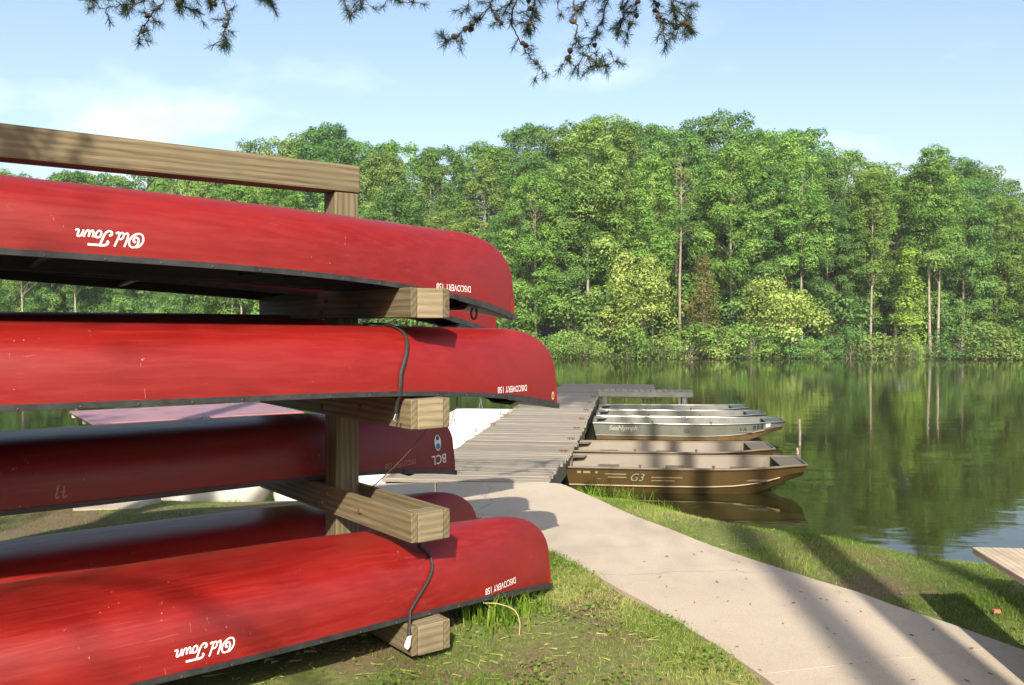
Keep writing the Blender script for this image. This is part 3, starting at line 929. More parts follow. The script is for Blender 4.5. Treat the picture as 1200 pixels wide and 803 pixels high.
# ------------------------------------------------------------------ jon boats
BX = np.array([0, .05, .2, .4, .6, .72, .82, .91, 1.0]); 
def boat_prof(L, beam):
    k = beam / 1.28
    return dict(L=L, top=np.array([.60, .61, .63, .64, .635, .615, .575, .505, .40]) * k, bot=np.array([.46, .465, .48, .49, .48, .455, .41, .345, .27]) * k,
                zb=np.array([0, 0, 0, 0, .005, .03, .09, .185, .31]), zt=np.array([.43, .43, .43, .43, .432, .438, .447, .460, .478]))
def jon_boat(name, loc, rz, L, beam, outer, inner, rim, label, group, strake, lower=None, deck=False):
    P = boat_prof(L, beam); root = empty(name, loc, rz, label, 'boat', group)
    q = np.linspace(0, 1, 25)
    f = lambda a: np.interp(q, BX, a)
    T, B, ZB, ZT = f(P['top']), f(P['bot']), f(P['zb']), f(P['zt']); X = q * L
    X = X - 0.04 * (1 - q) * 0
    def sec(i, inset=0.0):
        t_, b_, zb, zt = T[i] - inset, B[i] - inset, ZB[i] + inset, ZT[i]
        zm = zb + (zt - zb) * .45; m_ = b_ + (t_ - b_) * .52
        return [(-t_, zt), (-m_ - .008, zm), (-b_, zb + .02), (-b_ + .03, zb), (b_ - .03, zb), (b_, zb + .02), (m_ + .008, zm), (t_, zt)]
    rake = lambda i, z: X[i] + (0.10 * (z / .45) if i == len(q) - 1 else 0) - (0.10 * (z / .43) if i == 0 else 0)
    mb = MB(); rows = [[(rake(i, z), y, z) for y, z in sec(i)] for i in range(len(q))]
    mb.quadgrid(rows, False, flip=False); mb.poly(rows[0]); mb.poly(list(reversed(rows[-1])))
    mb.build('hull', outer, root, fix=False)
    mb = MB(); rows2 = [[(rake(i, z) + (.02 if i == 0 else (-.02 if i == len(q) - 1 else 0)), y, z) for y, z in sec(i, .014)] for i in range(len(q))]
    mb.quadgrid(rows2, False, flip=True); mb.poly(list(reversed(rows2[0]))); mb.poly(rows2[-1])
    mb.build('interior', inner, root)
    if lower:   # stained band near the waterline
        for sd_ in (0, 1):
            mb = MB(); pp = []
            for i in range(len(q)):
                s_ = sec(i); a, b = (s_[1], s_[2]) if sd_ == 0 else (s_[6], s_[5])
                sg = -1 if sd_ == 0 else 1
                pp.append([(rake(i, a[1]), a[0] + sg * .004, a[1]), (rake(i, b[1]), b[0] + sg * .004, b[1])])
            mb.quadgrid(pp, False).build('lower_side', lower, root)
    # gunwale rim, one closed rail round the boat
    ring = [(rake(i, ZT[i]), -T[i], ZT[i]) for i in range(len(q))] + [(rake(i, ZT[i]), T[i], ZT[i]) for i in reversed(range(len(q)))]
    ring = ring + [ring[0]]
    MB().tube(ring, .018, 6, caps=False).build('gunwale', rim, root)
    for sd_ in (-1, 1):
        pts = [(rake(i, 0.2), sd_ * (B[i] + (T[i] - B[i]) * .52 + .012), ZB[i] + (ZT[i] - ZB[i]) * .45) for i in range(0, 23)]
        MB().tube(pts, .010, 6).build('strake', strake, root)
    for xs_, w_ in ((.16, .30), (.48, .26), (.80, .34)):
        tw = np.interp(xs_, BX, P['top']) * .93
        sb = MB().box((xs_ * L - w_ / 2, -tw, .27), (xs_ * L + w_ / 2, tw, .30)).box((xs_ * L - w_ / 2 + .02, -tw * .62, np.interp(xs_ + .06, BX, P['zb']) + .03), (xs_ * L + w_ / 2 - .02, tw * .62, .268))
        sb.build('seat', inner if not deck else 'aluminium_floor', root, bevel=.006)
    # bow plate and transom knees
    i = len(q) - 1
    MB().hexa([(X[i] - .22, -T[i - 2] + .03, ZT[i] - .03), (X[i] + .08, -T[i] + .02, ZT[i] - .012), (X[i] + .08, T[i] - .02, ZT[i] - .012), (X[i] - .22, T[i - 2] - .03, ZT[i] - .03)],
              [(X[i] - .22, -T[i - 2] + .03, ZT[i] - .018), (X[i] + .08, -T[i] + .02, ZT[i]), (X[i] + .08, T[i] - .02, ZT[i]), (X[i] - .22, T[i - 2] - .03, ZT[i] - .018)]).build('bow_plate', rim, root)
    for sd_ in (-1, 1):
        MB().hexa([(-.08, sd_ * T[0] * .97, .405), (.16, sd_ * T[0] * .97, .405), (.12, sd_ * T[0] * .80, .405), (-.08, sd_ * T[0] * .72, .405)],
                  [(-.08, sd_ * T[0] * .97, .42), (.16, sd_ * T[0] * .97, .42), (.12, sd_ * T[0] * .80, .42), (-.08, sd_ * T[0] * .72, .42)]).build('corner_knee', rim, root, fix=True)
    MB().box((-.11, -.22, .12), (-.085 + .055, .22, .44)).build('transom_pad', 'hull_inner_dark' if not deck else 'dock_side', root, bevel=.005)
    for xx in (.30, .62):
        MB().tube([(xx * L, -np.interp(xx, BX, P['top']) - .01, .44), (xx * L, -np.interp(xx, BX, P['top']) - .01, .475)], .012, 6).tube([(xx * L - .02, -np.interp(xx, BX, P['top']) - .01, .475), (xx * L + .02, -np.interp(xx, BX, P['top']) - .01, .475)], .012, 6).build('oarlock', 'rust', root)
    root['_s'] = 0
    del root['_s']
    return root, P
def side_decal(root, P, vs, fs, x0, zfrac, mat, name='lettering', scale=1.0, off=.006):
    """Upright marks on the near (local -Y) upper side of a boat."""
    out = []
    for gx_, gy_ in vs:
        x = x0 + gx_ * scale; qx = x / P['L']
        t_ = np.interp(qx, BX, P['top']); b_ = np.interp(qx, BX, P['bot']); zt = np.interp(qx, BX, P['zt']); zb = np.interp(qx, BX, P['zb'])
        z = zb + (zt - zb) * zfrac + gy_ * scale
        r_ = (z - zb) / (zt - zb)
        m_ = b_ + (t_ - b_) * .52 + .008
        y = m_ + (t_ - m_) * (r_ - .45) / .55
        out.append((x, -(y + off), z))
    me = bpy.data.meshes.new(name); me.from_pydata(out, [], fs); me.update(); me.materials.append(M[mat])
    return add(name, me, root)
BRZ = -DAZ * 0.85
brown = []
for k, (loc, lab) in enumerate((((0.86, 12.30, WATER_Z - .10), 'nearest brown flat-bottomed boat with a looping emblem between light stripes on its side'),
                                ((1.05, 13.78, WATER_Z - .10), 'second brown boat, half hidden behind the nearest brown one'))):
    root, P = jon_boat('jon_boat', loc, BRZ, 2.92 if k == 0 else 2.75, 1.24, 'hull_brown', 'hull_tan', 'hull_tan', lab, 'brown boats moored along the dock', 'strake_light')
    # capacity plate on the far inner wall near the transom
    MB().poly([(.42, .565, .26), (.64, .575, .26), (.66, .60, .385), (.40, .59, .385)]).build('capacity_plate', 'decal_white', root, fix=True)
    MB().tube([(-.02, -.40, .05), (-.06, -.38, .40)], .016, 6).build('transom_brace', 'strake_light', root)
    if k == 0:
        vs, fs = font_mesh('G3', 1.0, .35, 1.0, .03)
        side_decal(root, P, [(a, b) for a, b in vs], fs, .73, .60, 'decal_dark', scale=.16, off=.010)
        vs, fs = font_mesh('G3', 1.0, .35, 1.0, .0)
        side_decal(root, P, [(a, b) for a, b in vs], fs, .735, .61, 'strake_light', scale=.15, off=.013)
        for x0, x1, zz in ((.42, .70, .80), (.46, .70, .70), (1.02, 1.42, .72), (1.02, 1.32, .62)):
            side_decal(root, P, [(0, 0), (x1 - x0, 0), (x1 - x0, .014), (0, .014)], [(0, 1, 2, 3)], x0, zz, 'strake_light', 'stripe')
        for x0, w_ in ((.06, .05), (.14, .09), (.30, .03)):
            side_decal(root, P, [(0, 0), (w_, 0), (w_, .03), (0, .03)], [(0, 1, 2, 3)], x0, .82, 'strake_light', 'registration_mark')
    brown.append(root)
for k, (loc, lab) in enumerate((((1.72, 17.75, WATER_Z - .12), 'nearest silver aluminium boat, white lettering on the grey side by its stern'),
                                ((1.92, 19.15, WATER_Z - .12), 'middle one of the three silver aluminium boats moored at the dock'),
                                ((2.10, 20.55, WATER_Z - .12), 'farthest silver aluminium boat, next to the raised finger pier'))):
    root, P = jon_boat('jon_boat', loc, BRZ, (3.42, 3.25, 3.1)[k], 1.26, 'aluminium', 'aluminium_floor', 'aluminium_bright', lab, 'silver boats moored along the dock', 'aluminium', lower='hull_stain', deck=True)
    if k == 0:
        vs, fs = font_mesh('SeaNymph', 1.0, .2, 1.0, .015)
        side_decal(root, P, vs, fs, .20, .70, 'decal_dim', scale=.125)
        vs, fs = font_mesh('VA', 1.0, 0, 1.0, .01)
        side_decal(root, P, vs, fs, 2.66, .60, 'decal_dark', scale=.11)
        for x0, w_, m_ in ((1.62, .12, 'aluminium_bright'), (2.92, .05, 'decal_dark'), (2.99, .05, 'decal_dark'), (3.06, .05, 'decal_dark'), (3.16, .09, 'decal_white')):
            side_decal(root, P, [(0, 0), (w_, 0), (w_, .08), (0, .08)], [(0, 1, 2, 3)], x0, .62, m_, 'registration_mark')
# stakes in the water
for (x, y, h_, lab) in ((5.24, 16.3, .47, 'thin grey stake standing in the water off the brown boats\' bows'), (4.85, 15.2, .10, 'short stub of a stake just above the water near the thin grey stake')):
    o = MB().tube([(0, 0, -1.2), (.01, 0, WATER_Z + h_ * .5), (.0, .01, WATER_Z + h_)], [.026, .023, .02], 8).build('mooring_stake', 'dock_wood'); o.location = (x, y, 0)
    tag(o, lab, 'stake')

# ------------------------------------------------------------------ pedal boats left of the dock
def pedal_boat(loc, rz, label, canopy, sc=1.0, ln=None, low=False):
    root = empty('pedal_boat', loc, rz, label, 'boat', 'white pedal boats left of the dock')
    W, Ln = 1.0 * sc, ln or 1.25 * sc
    mb = MB()                        # deck tub: rounded-corner loft
    def rr(w_, l_, r_, z, n=5):
        pts = []
        for cx, cy, a0 in ((w_ - r_, l_ - r_, 0), (-w_ + r_, l_ - r_, 90), (-w_ + r_, -l_ + r_, 180), (w_ - r_, -l_ + r_, 270)):
            pts += [(cx + r_ * math.cos(R(a0 + 90 * k / n)), cy + r_ * math.sin(R(a0 + 90 * k / n)), z) for k in range(n + 1)]
        return pts
    rows = [rr(W * .80, Ln * .86, .25, -.22), rr(W * .95, Ln * .96, .22, -.05), rr(W, Ln, .2, .12), rr(W, Ln, .2, .30), rr(W * .97, Ln * .97, .18, .36), rr(W * .80, Ln * .82, .15, .36), rr(W * .76, Ln * .76, .15, .20)]
    mb.quadgrid(rows, True, closed_v=True, flip=False); mb.poly(rows[-1]); mb.poly(list(reversed(rows[0])))
    mb.build('hull', 'white_plastic', root, fix=True)
    for sx in (-1, 1):
        st = MB()
        prof = [(-.28, .22), (-.30, .40), (.02, .42), (.14, .78), (.22, .80), (.26, .40), (.26, .22)]
        if low: prof = [(y_ * 1.5, .22 + (z_ - .22) * .38) for y_, z_ in prof]
        A = [[(sx * .36 * sc - .24, y, z) for y, z in prof], [(sx * .36 * sc + .24, y, z) for y, z in prof]]
        st.quadgrid(A, False, closed_v=True); st.poly(A[0]); st.poly(list(reversed(A[1])))
        st.build('seat', 'white_plastic' if low else 'cream_plastic', root, fix=True, bevel=.02, seg=2)
    MB().tube([(-.05, .55, .34), (0, .62, .62), (.05, .55, .34)], .012, 6).build('steering_lever', 'steel_dark', root)
    MB().box((-.6 * sc, -Ln - .004, .16), (.6 * sc, -Ln + .01, .27)).build('side_panel', 'cream_plastic', root, bevel=.004)
    if canopy:
        hc = canopy
        for sx in (-1, 1):
            for sy in (-1, 1):
                MB().tube([(sx * W * .86, sy * Ln * .8, .34), (sx * W * .98, sy * Ln * .95, hc - .03)], .018, 8).build('canopy_post', 'white_plastic', root)
        a, b = W * 1.29, Ln * 1.18
        c_ = MB().box((-a, -b, hc), (a, b, hc + .022)).build('canopy', 'mauve_canopy', root, bevel=.006)
        for y in (-b - .006, b + .006):
            MB().box((-a, min(y, y * .995), hc - .012), (a, max(y, y * .995) + .004, hc + .014)).build('edge_trim', 'canopy_edge', c_)
        for y in (-b + .03, 0, b - .03):
            MB().box((-a + .02, y - .02, hc - .05), (a - .02, y + .02, hc - .006)).build('canopy_rail', 'canopy_frame', c_)
        for x in (-.07, .07):
            MB().lathe([(0, .03), (.03, .028), (.034, 0)], 10).build('lamp', 'tag_white', c_, loc=(x, -b + .01, hc - .04), rot=(R(90), 0, 0))
        MB().box((-.04, -b - .02, hc - .06), (.04, -b + .01, hc + .03)).build('latch', 'steel_dark', c_)
    return root
pedal_boat((-3.48, 9.56, -.20), R(34), 'white pedal boat under a flat faded mauve canopy, on the bank behind the canoes', .85, .80, .62)
pedal_boat((-1.10, 14.9, -.54), R(-8), 'white pedal boat beside the dock, seen under the second canoe', None, 0.62, 1.30, True)
pedal_boat((-0.72, 17.7, -.54), R(-8), 'farther white pedal boat beside the dock, mostly behind the second canoe', None, 0.62, 1.30, True)
pedal_boat((-1.95, 9.95, -.30), R(8), 'white pedal boat close to the dock\'s shore end, partly behind the rack post', None, 0.62)

# ------------------------------------------------------------------ picnic table at the right edge
pt = empty('picnic_table', (3.05, 3.35, 0), R(-6), 'wooden picnic table, only one end of its seat plank in view by the lake', 'table')
for sx in (-1, 1):
    board('seat_plank', (2.25, .245, .036), 'bench_wood', pt, (sx * .70, 0, .447), (0, 0, R(90)), .006)
for k in range(5):
    board('top_plank', (2.2, .14, .04), 'bench_wood', pt, (-.30 + k * .15, 0, .75), (0, 0, R(90)), .005)
for sy in (-.62, .36):
    board('seat_bearer', (1.56, .04, .09), 'bench_wood', pt, (0, sy, .38), (0, 0, 0), .004)
    board('top_bearer', (.72, .04, .09), 'bench_wood', pt, (0, sy + .001, .685), (0, 0, 0), .004)
    for sx in (-1, 1):
        board('leg', (.86, .04, .09), 'bench_wood', pt, (sx * .33, sy + .045, .365), (0, R(90) - sx * R(24), 0), .004)

# ------------------------------------------------------------------ foliage helpers
def leaf_quads(pos, nrm, L, W, rg, fold=0.0):
    n = len(pos)
    rnd = rg.normal(size=(n, 3))
    nrm = nrm / (np.linalg.norm(nrm, axis=1, keepdims=True) + 1e-9)
    t = np.cross(nrm, rnd); t /= (np.linalg.norm(t, axis=1, keepdims=True) + 1e-9)
    b = np.cross(nrm, t)
    L = np.broadcast_to(np.asarray(L).reshape(-1, 1), (n, 1)); W = np.broadcast_to(np.asarray(W).reshape(-1, 1), (n, 1))
    v = np.stack([pos + t * L, pos + b * W + t * L * .1, pos - t * L, pos - b * W + t * L * .1], 1)
    return v.reshape(-1, 3), np.arange(4 * n).reshape(n, 4)
def clump_leaves(centers, radii, per, size, rg, squash=.85, under=.35):
    P, N, Vv = [], [], []
    for c, r in zip(centers, radii):
        n = int(per * (r / .8) ** 2) + 6
        d = rg.normal(size=(n, 3)); d /= np.linalg.norm(d, axis=1, keepdims=True)
        flip = (d[:, 2] < 0) & (rg.random(n) > under)
        d[flip, 2] *= -1
        lump = 1 + .22 * np.sin(d[:, 0] * 5 + c[0] * 3) * np.sin(d[:, 1] * 5 + c[1] * 2)
        rr = r * lump * (0.62 + .46 * np.sqrt(rg.random(n)))
        P.append(c + d * rr[:, None] * np.array([1, 1, squash]))
        N.append(d * .85 + np.array([0, 0, .40]) + rg.normal(size=(n, 3)) * .27)
        cv = rg.normal(0, .20)
        Vv.append(np.clip(.5 + cv + rg.normal(0, .13, n), 0, 1))
    P = np.concatenate(P); N = np.concatenate(N); Vv = np.concatenate(Vv)
    L = size * rg.uniform(.7, 1.35, len(P)); W = L * rg.uniform(.45, .75, len(P))
    v, f = leaf_quads(P, N, L, W, rg)
    return v, f, Vv
def limb_path(a, b, rg, sag=0.0, n=5):
    a, b = np.array(a, float), np.array(b, float)
    pts = [a + (b - a) * (k / (n - 1)) for k in range(n)]
    for k in range(1, n - 1):
        pts[k] = pts[k] + rg.normal(0, .05, 3) * np.linalg.norm(b - a) * .6 + np.array([0, 0, sag * math.sin(math.pi * k / (n - 1))])
    return [tuple(p) for p in pts]
def broad_proto(seed, Ht, Rmax, base, nclump, bark_, style='round', size=.078, per=340):
    rg = np.random.default_rng(seed)
    C, Rr = [], []
    lob = rg.uniform(0, 6.28, 4)
    for _ in range(nclump):
        w_ = rg.random() ** (.85 if style == 'round' else .7)
        h = base + (Ht - base) * w_
        if style == 'round': prof = math.sqrt(max(.06, 1 - ((w_ - .42) / .62) ** 2))
        elif style == 'tall': prof = .55 + .5 * math.sin(min(1, w_ * 1.12) * math.pi) - .35 * max(0, w_ - .8) / .2
        elif style == 'cone': prof = max(.06, (1 - w_)) ** .8
        else: prof = .9 - .5 * w_ ** 2
        a = rg.uniform(0, 2 * math.pi)
        r = Rmax * prof * (1 + .25 * math.sin(2 * a + lob[0]) * math.sin(h * .9 + lob[1]) + .15 * math.sin(3 * a + lob[2])) * math.sqrt(rg.uniform(.25, 1))
        C.append((r * math.cos(a), r * math.sin(a), h)); Rr.append(rg.uniform(.48, 1.0) * (1.0 if style != 'cone' else .62) * (1 - .3 * w_))
    C = np.array(C); Rr = np.array(Rr)
    v, f, va = clump_leaves(C, Rr, per, size, rg)
    crown = (v, f, va)
    tr = MB(); k = 9; bend = rg.normal(0, .16, 2)
    tp = [(bend[0] * math.sin(i / k * 3), bend[1] * math.sin(i / k * 2.4), Ht * .93 * i / k - (.4 if i == 0 else 0)) for i in range(k + 1)]
    r0 = (.0115 if bark_ != 'bark_pale' else .0082) * Ht
    tr.tube(tp, [r0 * (1 - .88 * (i / k) ** .9) * (1.25 if i == 0 else 1) for i in range(k + 1)], 8)
    idx = rg.choice(len(C), min(len(C), 26), replace=False)
    for i in idx:
        c = C[i]; hb = max(base * .55, c[2] - rg.uniform(.8, 2.2)); q = min(.95, hb / (Ht * .93)) * k
        j = int(q); fr = q - j
        st = [tp[j][m] + (tp[min(k, j + 1)][m] - tp[j][m]) * fr for m in range(3)]
        pth = limb_path(st, c, rg, .15)
        rr0 = r0 * .34 * (1 - .6 * hb / Ht)
        tr.tube(pth, [rr0, rr0 * .8, rr0 * .6, rr0 * .42, rr0 * .2], 5, caps=False)
    return crown, tr.mesh('trunk', bark_)
def make_tree_proto(name, seed, Ht, Rmax, base, ncl, bark_, leaf, style, label, cat, **kw):
    (v, f, va), tm = broad_proto(seed, Ht, Rmax, base, ncl, bark_, style, **kw)
    return (big_mesh('crown', v, f, leaf, va), tm, Ht)
PROTO = {}
for i in range(4):
    PROTO['round%d' % i] = make_tree_proto('t', 100 + i, 15, 3.2 + .3 * (i % 3), 1.6 + .6 * (i % 2), 235, 'bark_grey', 'leaf_mid', 'round', '', '')
for i in range(3):
    PROTO['tall%d' % i] = make_tree_proto('t', 200 + i, 17, 2.7, 2.2 + .6 * i, 190, 'bark_grey', 'leaf_mid', 'tall', '', '')
for i in range(2):
    PROTO['slim%d' % i] = make_tree_proto('t', 300 + i, 17, 2.0, 7.4, 120, 'bark_pale', 'leaf_mid', 'round', '', '')
for i in range(3):
    PROTO['shrub%d' % i] = make_tree_proto('t', 400 + i, 2.6, 1.7, .35, 26, 'bark_grey', 'leaf_mid', 'round', '', '', size=.085, per=120)
PROTO['small'] = make_tree_proto('t', 500, 6, 2.6, .7, 70, 'bark_grey', 'leaf_yellow', 'dome', '', '', size=.08, per=190)
PROTO['cedar'] = make_tree_proto('t', 510, 6.4, 1.35, 1.0, 90, 'bark_pine', 'leaf_cedar', 'cone', '', '', size=.06, per=230)
PROTO['ball'] = make_tree_proto('t', 520, 3.6, 1.55, 1.0, 26, 'bark_grey', 'leaf_yellow', 'round', '', '', size=.075, per=190)
PROTO['vine'] = make_tree_proto('t', 530, 7.5, .75, .3, 44, 'bark_grey', 'leaf_vine', 'dome', '', '', size=.085, per=170)
# sparse pine with a reddish trunk
def pine_proto(seed, Ht, base):
    rg = np.random.default_rng(seed); C, Rr = [], []
    tr = MB(); tr.tube([(0, 0, -.4), (.05, 0, Ht * .35), (-.06, .05, Ht * .7), (0, 0, Ht)], [.12, .095, .065, .02], 8)
    for k in range(46):
        w_ = rg.random(); h = base + (Ht - base) * w_; a = rg.uniform(0, 6.28); r = (2.3 - 1.5 * w_) * rg.uniform(.4, 1)
        c = np.array([r * math.cos(a), r * math.sin(a), h + .25 * r]); C.append(c); Rr.append(rg.uniform(.32, .55))
        tr.tube([(0, 0, h - .2), tuple(c * np.array([.5, .5, 1]) - np.array([0, 0, .12])), tuple(c)], [.035, .024, .008], 5, caps=False)
    v, f, va = clump_leaves(np.array(C), np.array(Rr), 240, .06, rg, .6)
    return (big_mesh('crown', v, f, 'leaf_olive', va), tr.mesh('trunk', 'bark_grey'), Ht)
PROTO['pine'] = pine_proto(540, 14.5, 8.6)

def far_tree(name, proto, x, y, Ht, label, cat='tree', group=None, leaf=None, bark_=None, wide=1.0, rz=None):
    cm, tm, H0 = PROTO[proto]
    sc = Ht / H0
    z = float(far_z(np.array(x), np.array(y)))
    root = empty(name, (x, y, z), random.uniform(0, 6.28) if rz is None else rz, label, cat, group)
    root.scale = (sc * wide, sc * wide, sc)
    c = add('crown', cm, root); t_ = add('trunk', tm, root)
    if leaf:
        c.material_slots[0].link = 'OBJECT'; c.material_slots[0].material = M[leaf]
    if bark_:
        t_.material_slots[0].link = 'OBJECT'; t_.material_slots[0].material = M[bark_]
    return root
FX = 1050.0
prof_px = np.array([(-300, 225), (-100, 215), (0, 207), (120, 203), (250, 195), (340, 172), (400, 155), (450, 167), (500, 172), (530, 166), (600, 161), (650, 158), (690, 140), (720, 131), (750, 150), (800, 143), (850, 140),
                    (900, 149), (950, 162), (980, 188), (1020, 190), (1060, 200), (1090, 187), (1130, 190), (1170, 201), (1200, 226), (1320, 240), (1500, 230)], float)
def top_z(x, y):
    px = 600 + FX * x / y
    return 1.6 + (380 - np.interp(px, prof_px[:, 0], prof_px[:, 1])) * y / FX
def height_for(x, y, frac=1.0):
    return (float(top_z(x, y)) - float(far_z(np.array(x), np.array(y)))) * frac
rr = random.Random(21)
WOOD = 'trees of the wood on the far shore'
SHARED = 'leafy tree standing behind the front row of the far-shore wood'
leafs = ['leaf_mid', 'leaf_deep', 'leaf_deep', 'leaf_olive', 'leaf_mid', 'leaf_deep']
ANCH = [(440, "the right end of the rack's top beam"), (475, "the black strap on the second canoe"), (527, "the small lettering on the topmost canoe"), (577, "the topmost canoe's rounded tip"), (652, "the second canoe's tip"),
        (703, "the far right corner of the dock"), (750, "the yellow-green bushy tree"), (790, "the long bare pine trunk"), (828, "the conical cedar"), (872, "the nearest silver boat's registration letters"),
        (915, "the nearest silver boat's bow"), (947, "the nearest brown boat's bow"), (1018, "the pale trunk left of the vine"), (1066, "the vine-covered trunk"), (1097, "the pair of pale trunks"), (1145, "the end of the bench plank"), (1190, "the photo's right edge")]
used_anchor = {'skyline tree': set(), 'middle-rank tree': set()}
def rank_label(kind, x, y):
    px = 600 + FX * x / y
    c = sorted((abs(px - a), a, t_) for a, t_ in ANCH if a not in used_anchor[kind] and abs(px - a) < 30)
    if not c: return SHARED
    used_anchor[kind].add(c[0][1])
    return kind + (' of the far wood straight above ' if px > 600 else ' of the far wood above ') + c[0][2]
# back rows: set the skyline
x = -62.0
while x < 56:
    y = float(far_shore(np.array(x))) + 17.5 + rr.uniform(-1.5, 2.5)
    far_tree('broadleaf_tree', rr.choice(['round0', 'round1', 'round2', 'round3', 'round0', 'round3']), x, y, height_for(x, y, rr.uniform(.95, 1.04)), rank_label('skyline tree', x, y), 'tree', WOOD, rr.choice(leafs))
    x += rr.uniform(2.7, 3.6)
x = -60.0
while x < 52:
    y = float(far_shore(np.array(x))) + 10.5 + rr.uniform(-1.3, 1.6)
    far_tree('broadleaf_tree', rr.choice(['round0', 'round1', 'round2', 'tall0', 'tall1', 'round0', 'tall2', 'tall1']), x, y, height_for(x, y, rr.uniform(.84, .99)), rank_label('middle-rank tree', x, y), 'tree', WOOD, rr.choice(leafs))
    x += rr.uniform(3.2, 4.4)
# front row, told apart by what each one stands over
def px_x(px, y): return (px - 600) / FX * y
front = [
    (628, 4.6, .80, 'round1', 'leaf_mid', 'dense green tree on the far shore just right of the topmost canoe\'s tip'),
    (668, 5.2, .72, 'round3', 'leaf_deep', 'dark green tree on the far shore straight above the dock'),
    (712, 6.0, .84, 'tall1', 'leaf_mid', 'tall green tree behind the left half of the yellow-green bushy tree'),
    (858, 5.4, .86, 'round0', 'leaf_mid', 'big rounded green tree directly right of the conical brownish cedar'),
    (905, 5.8, .80, 'round3', 'leaf_deep', 'dark green tree behind the small ball-shaped yellowish tree'),
    (972, 4.6, .74, 'round2', 'leaf_deep', 'broad dark tree just right of the pale trunk above the boats\' bows'),
    (1008, 6.0, .92, 'tall0', 'leaf_olive', 'tall olive tree left of the vine-covered trunk'),
    (1048, 6.5, .93, 'round0', 'leaf_mid', 'full green tree directly behind the vine-covered trunk'),
    (1128, 5.0, .80, 'round3', 'leaf_deep', 'dark green tree just right of the pair of pale trunks'),
    (1168, 5.4, .84, 'round1', 'leaf_mid', 'broad green tree near the photo\'s right edge above the bench'),
    (1205, 4.8, .90, 'round3', 'leaf_olive', 'olive green tree cut by the photo\'s right edge'),
]
for px, dy, fr, pr_, lf, lab in front:
    y0 = 62.5; x = px_x(px, y0); y = float(far_shore(np.array(x))) + dy; x = px_x(px, y)
    far_tree('broadleaf_tree', pr_, x, y, height_for(x, y, fr), lab, 'tree', WOOD, lf)
x = -56.0
while px_x(605, 62) > x:
    y = float(far_shore(np.array(x))) + rr.uniform(3.6, 5.6)
    px = 600 + FX * x / y
    far_tree('broadleaf_tree', rr.choice(['round0', 'round1', 'round2', 'round3', 'tall0', 'round3']), x, y, height_for(x, y, rr.uniform(.62, .86)),
             'front-row leafy tree across the lake, seen through or above the canoe rack', 'tree', 'front trees behind the rack', rr.choice(leafs))
    x += rr.uniform(3.4, 4.6)
x = 38.0
while x < 52:
    y = float(far_shore(np.array(x))) + 5
    far_tree('broadleaf_tree', 'round2', x, y, height_for(x, y, .85), SHARED, 'tree', WOOD, 'leaf_mid'); x += 4.2
# individual trees
def special(name, proto, px, dy, Ht, lab, cat='tree', leaf=None, bark_=None, wide=1.0):
    x = px_x(px, 60.5); y = float(far_shore(np.array(x))) + dy; x = px_x(px, y)
    return far_tree(name, proto, x, y, Ht, lab, cat, WOOD, leaf, bark_, wide)
special('bushy_tree', 'small', 752, .5, 6.4, 'bright yellow-green bushy tree at the water\'s edge on the far shore')
special('cedar_tree', 'cedar', 824, .5, 6.6, 'narrow conical brownish green cedar on the far bank')
special('round_tree', 'ball', 930, .2, 4.2, 'small ball-shaped yellowish tree at the far waterline')
special('round_tree', 'ball', 903, 1.9, 5.0, 'pale yellow-green small tree left of and behind the ball-shaped one', wide=.8)
special('vine_covered_tree', 'vine', 1066, 2.0, 6.8, 'trunk wrapped in bright yellow-green vine on the far shore', wide=1.1)
special('pine_tree', 'pine', 797, 3.4, 13.4, 'sparse pine with a long bare trunk on the far shore')
special('slender_tree', 'slim0', 765, 4.0, 13.2, 'slender tree with a bare white trunk above the yellow-green bushy tree', bark_='bark_pale')
special('slender_tree', 'slim1', 940, 3.6, 13.0, 'tall tree with a pale bare trunk behind the small ball-shaped tree', bark_='bark_pale')
special('slender_tree', 'slim0', 1020, 3.4, 12.0, 'tree with a pale grey trunk just left of the vine-covered trunk', bark_='bark_pale')
special('slender_tree', 'slim1', 1090, 3.2, 13.5, 'left one of the pair of pale trunks right of the vine', bark_='bark_pale')
special('slender_tree', 'slim0', 1099, 3.9, 13.0, 'right one of the pair of pale trunks right of the vine', bark_='bark_pale')
special('slender_tree', 'slim1', 690, 4.5, 15.5, 'tall thin tree with an airy crown rising highest on the skyline', wide=1.15, leaf='leaf_olive')
for px, lab in ((28, 'leftmost pale trunk seen across the lake between the two upper canoes'), (90, 'second pale trunk from the left between the two upper canoes'), (272, 'left one of the close pair of pale trunks between the two upper canoes'),
                (284, 'right one of the close pair of pale trunks between the two upper canoes'), (330, 'pale trunk just left of the dark upper arm, across the lake')):
    special('slender_tree', 'slim0', px, 2.6, 11.5, lab, bark_='bark_pale')
